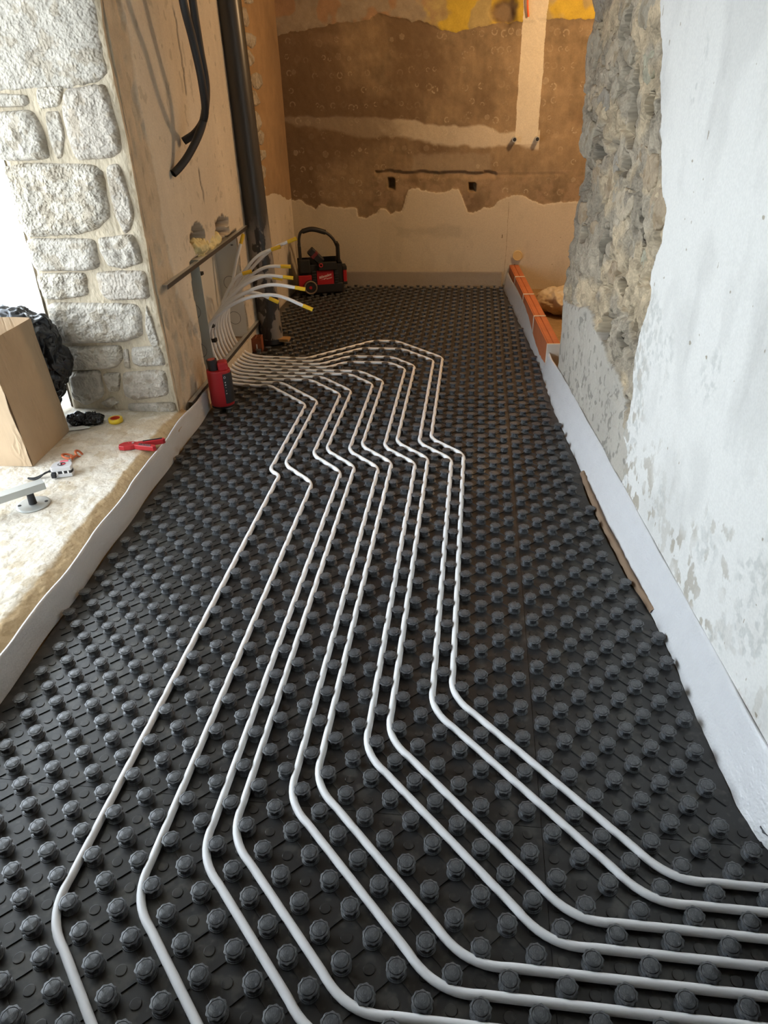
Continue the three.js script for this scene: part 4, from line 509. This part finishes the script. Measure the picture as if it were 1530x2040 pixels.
{ // tape measure
  const t = thing('tape_measure', 'silver and black tape measure with black wrist strap on the sill', 'tape measure', [-1.515, Y, -0.945], 0.35);
  const s = new THREE.Shape(); s.moveTo(-0.03, -0.026); s.lineTo(0.034, -0.026); s.quadraticCurveTo(0.04, -0.02, 0.038, 0.0); s.quadraticCurveTo(0.034, 0.03, 0.0, 0.031); s.quadraticCurveTo(-0.03, 0.03, -0.034, 0.0); s.lineTo(-0.036, -0.02); s.closePath();
  const ex = (d, y, k, m, n) => obj(n, at(new THREE.ExtrudeGeometry(s, { depth: d, bevelEnabled: true, bevelSize: 0.002, bevelThickness: 0.003, bevelSegments: 3 }), 0, 0, 0, -Math.PI / 2).scale(k, 1, k).translate(0, y, 0), m, t);
  const silver = std(0.62, 0.62, 0.64, 0.35, { metalness: 0.3 });
  ex(0.010, 0.003, 1, silver, 'lower_shell'); ex(0.014, 0.013, 0.97, blackSoft, 'rubber_band'); ex(0.012, 0.029, 1, silver, 'upper_shell');
  for (const x of [-0.016, 0.006, 0.024]) obj('band_window', box(0.006, 0.012, 0.003, x, 0.021, 0.0275, 0.001), std(0.8, 0.8, 0.78, 0.5), t);
  const cv = document.createElement('canvas'); cv.width = cv.height = 256; const c = cv.getContext('2d'); c.fillStyle = '#e9e7e6'; c.fillRect(0, 0, 256, 256); c.fillStyle = '#15151a'; c.beginPath(); c.arc(128, 128, 118, 0, 7); c.fill(); c.strokeStyle = '#f0f0f0'; c.lineWidth = 8; c.beginPath(); c.arc(128, 128, 104, 0, 7); c.stroke(); c.fillStyle = '#f2f2f2'; c.font = 'bold 110px sans-serif'; c.fillText('5', 50, 165); c.fillStyle = '#c81d3a'; c.fillRect(128, 90, 80, 70); c.fillStyle = '#f2f2f2'; c.font = 'bold 44px sans-serif'; c.fillText('m', 146, 142);
  const tx = new THREE.CanvasTexture(cv); tx.colorSpace = THREE.SRGBColorSpace; obj('label_disc', at(new THREE.CircleGeometry(0.019, 40), 0.002, 0.0445, 0.0, -Math.PI / 2), new THREE.MeshStandardMaterial({ map: tx, roughness: 0.4 }), t);
  obj('accent', box(0.03, 0.002, 0.012, 0.008, 0.0445, -0.024, 0.0008), std(0.7, 0.12, 0.16, 0.4), t);
  obj('nose', box(0.018, 0.02, 0.02, -0.03, 0.013, 0.026, 0.004), blackSoft, t);
  const st = [V(-0.034, 0.02, 0.005), V(-0.06, 0.022, 0.012), V(-0.085, 0.008, 0.02), V(-0.105, 0.003, 0.02), V(-0.13, 0.006, 0.008), V(-0.105, 0.005, 0.012), V(-0.07, 0.014, 0.006), V(-0.034, 0.026, -0.004)]; obj('strap', sweep(st, 0.0032, 60, 8), blackSoft, t);
}
{ // scissors
  const t = thing('scissors', 'scissors with orange handles on the sill behind the tape measure', 'scissors', [-1.55, Y, -1.06], 0.0), o = std(0.50, 0.12, 0.04, 0.45);
  const lp = (cx, cz, r, a, b, n) => obj(n, at(new THREE.TorusGeometry(1, 0.3, 10, 40).scale(a, b, 0.016), cx, 0.006, cz, -Math.PI / 2, r), o, t);
  lp(-0.022, -0.024, 0.3, 0.021, 0.014, 'left_handle'); lp(0.014, -0.048, 0.9, 0.017, 0.014, 'right_handle');
  obj('left_shank', sweep([V(-0.006, 0.006, -0.022), V(0.004, 0.006, -0.006), V(0.008, 0.006, 0.012)], 0.005, 12, 8), o, t); obj('right_shank', sweep([V(0.012, 0.008, -0.034), V(0.008, 0.008, -0.01), V(0.010, 0.008, 0.012)], 0.005, 12, 8), o, t);
  obj('pivot', cyl(0.006, 0.006, 0.012, 0.009, 0.008, 0.014, 18), metal, t); obj('blades', [at(box(0.008, 0.002, 0.07), 0.012, 0.005, 0.05, 0, 0.06), at(box(0.008, 0.002, 0.07), 0.014, 0.0075, 0.05, 0, 0.12)], metal, t);
}
{ // pedestal foot with channel
  const t = thing('support_foot', 'galvanised channel on a round metal foot, on the sill', 'support', [-1.507, Y, -0.712]);
  obj('plate', new THREE.LatheGeometry([[0, 0], [0.058, 0], [0.058, 0.003], [0.05, 0.005], [0, 0.006]].map((q) => new THREE.Vector2(...q)), 48), zinc, t);
  obj('post', cyl(0.012, 0.014, 0.045, 0, 0.028, 0, 24), blackSoft, t);
  const s = new THREE.Shape(); [[-0.02, 0], [0.02, 0], [0.02, 0.026], [0.012, 0.026], [0.012, 0.023], [0.017, 0.023], [0.017, 0.003], [-0.017, 0.003], [-0.017, 0.023], [-0.012, 0.023], [-0.012, 0.026], [-0.02, 0.026]].forEach((q, i) => i ? s.lineTo(q[0], -q[1] + 0.026) : s.moveTo(q[0], -q[1] + 0.026));
  const g = new THREE.ExtrudeGeometry(s, { depth: 0.55, bevelEnabled: false }); g.rotateY(-0.735); obj('channel', g.translate(0.032, 0.05, -0.045), zinc, t);
  for (const [x, z] of [[0.04, -0.02], [-0.04, 0.02]]) obj('hole', cyl(0.006, 0.006, 0.0015, x, 0.0058, z, 16), blackSoft, t);
}
// ---------- lamp in the alcove ----------
{
  const t = thing('pendant_lamp', 'bare warm bulb hanging in the alcove behind the rubble wall', 'lamp', [0.82, 1.95, -3.2]);
  const L = new THREE.PointLight(rgb(1.0, 0.635, 0.325), LAMP, 0, 2); L.castShadow = true; L.shadow.radius = 2.2; L.shadow.mapSize.set(2048, 2048);
  obj('bulb', new THREE.SphereGeometry(0.035, 24, 16), new THREE.MeshStandardMaterial({ color: rgb(1, 0.9, 0.7), emissive: rgb(1, 0.62, 0.28), emissiveIntensity: 12 }), t); t.add(L);
  obj('socket', cyl(0.018, 0.02, 0.06, 0, 0.06, 0, 20), blackSoft, t); obj('cord', cyl(0.004, 0.004, 0.5, 0, 0.335, 0, 8), blackSoft, t);
}
renderer.render(scene, camera);
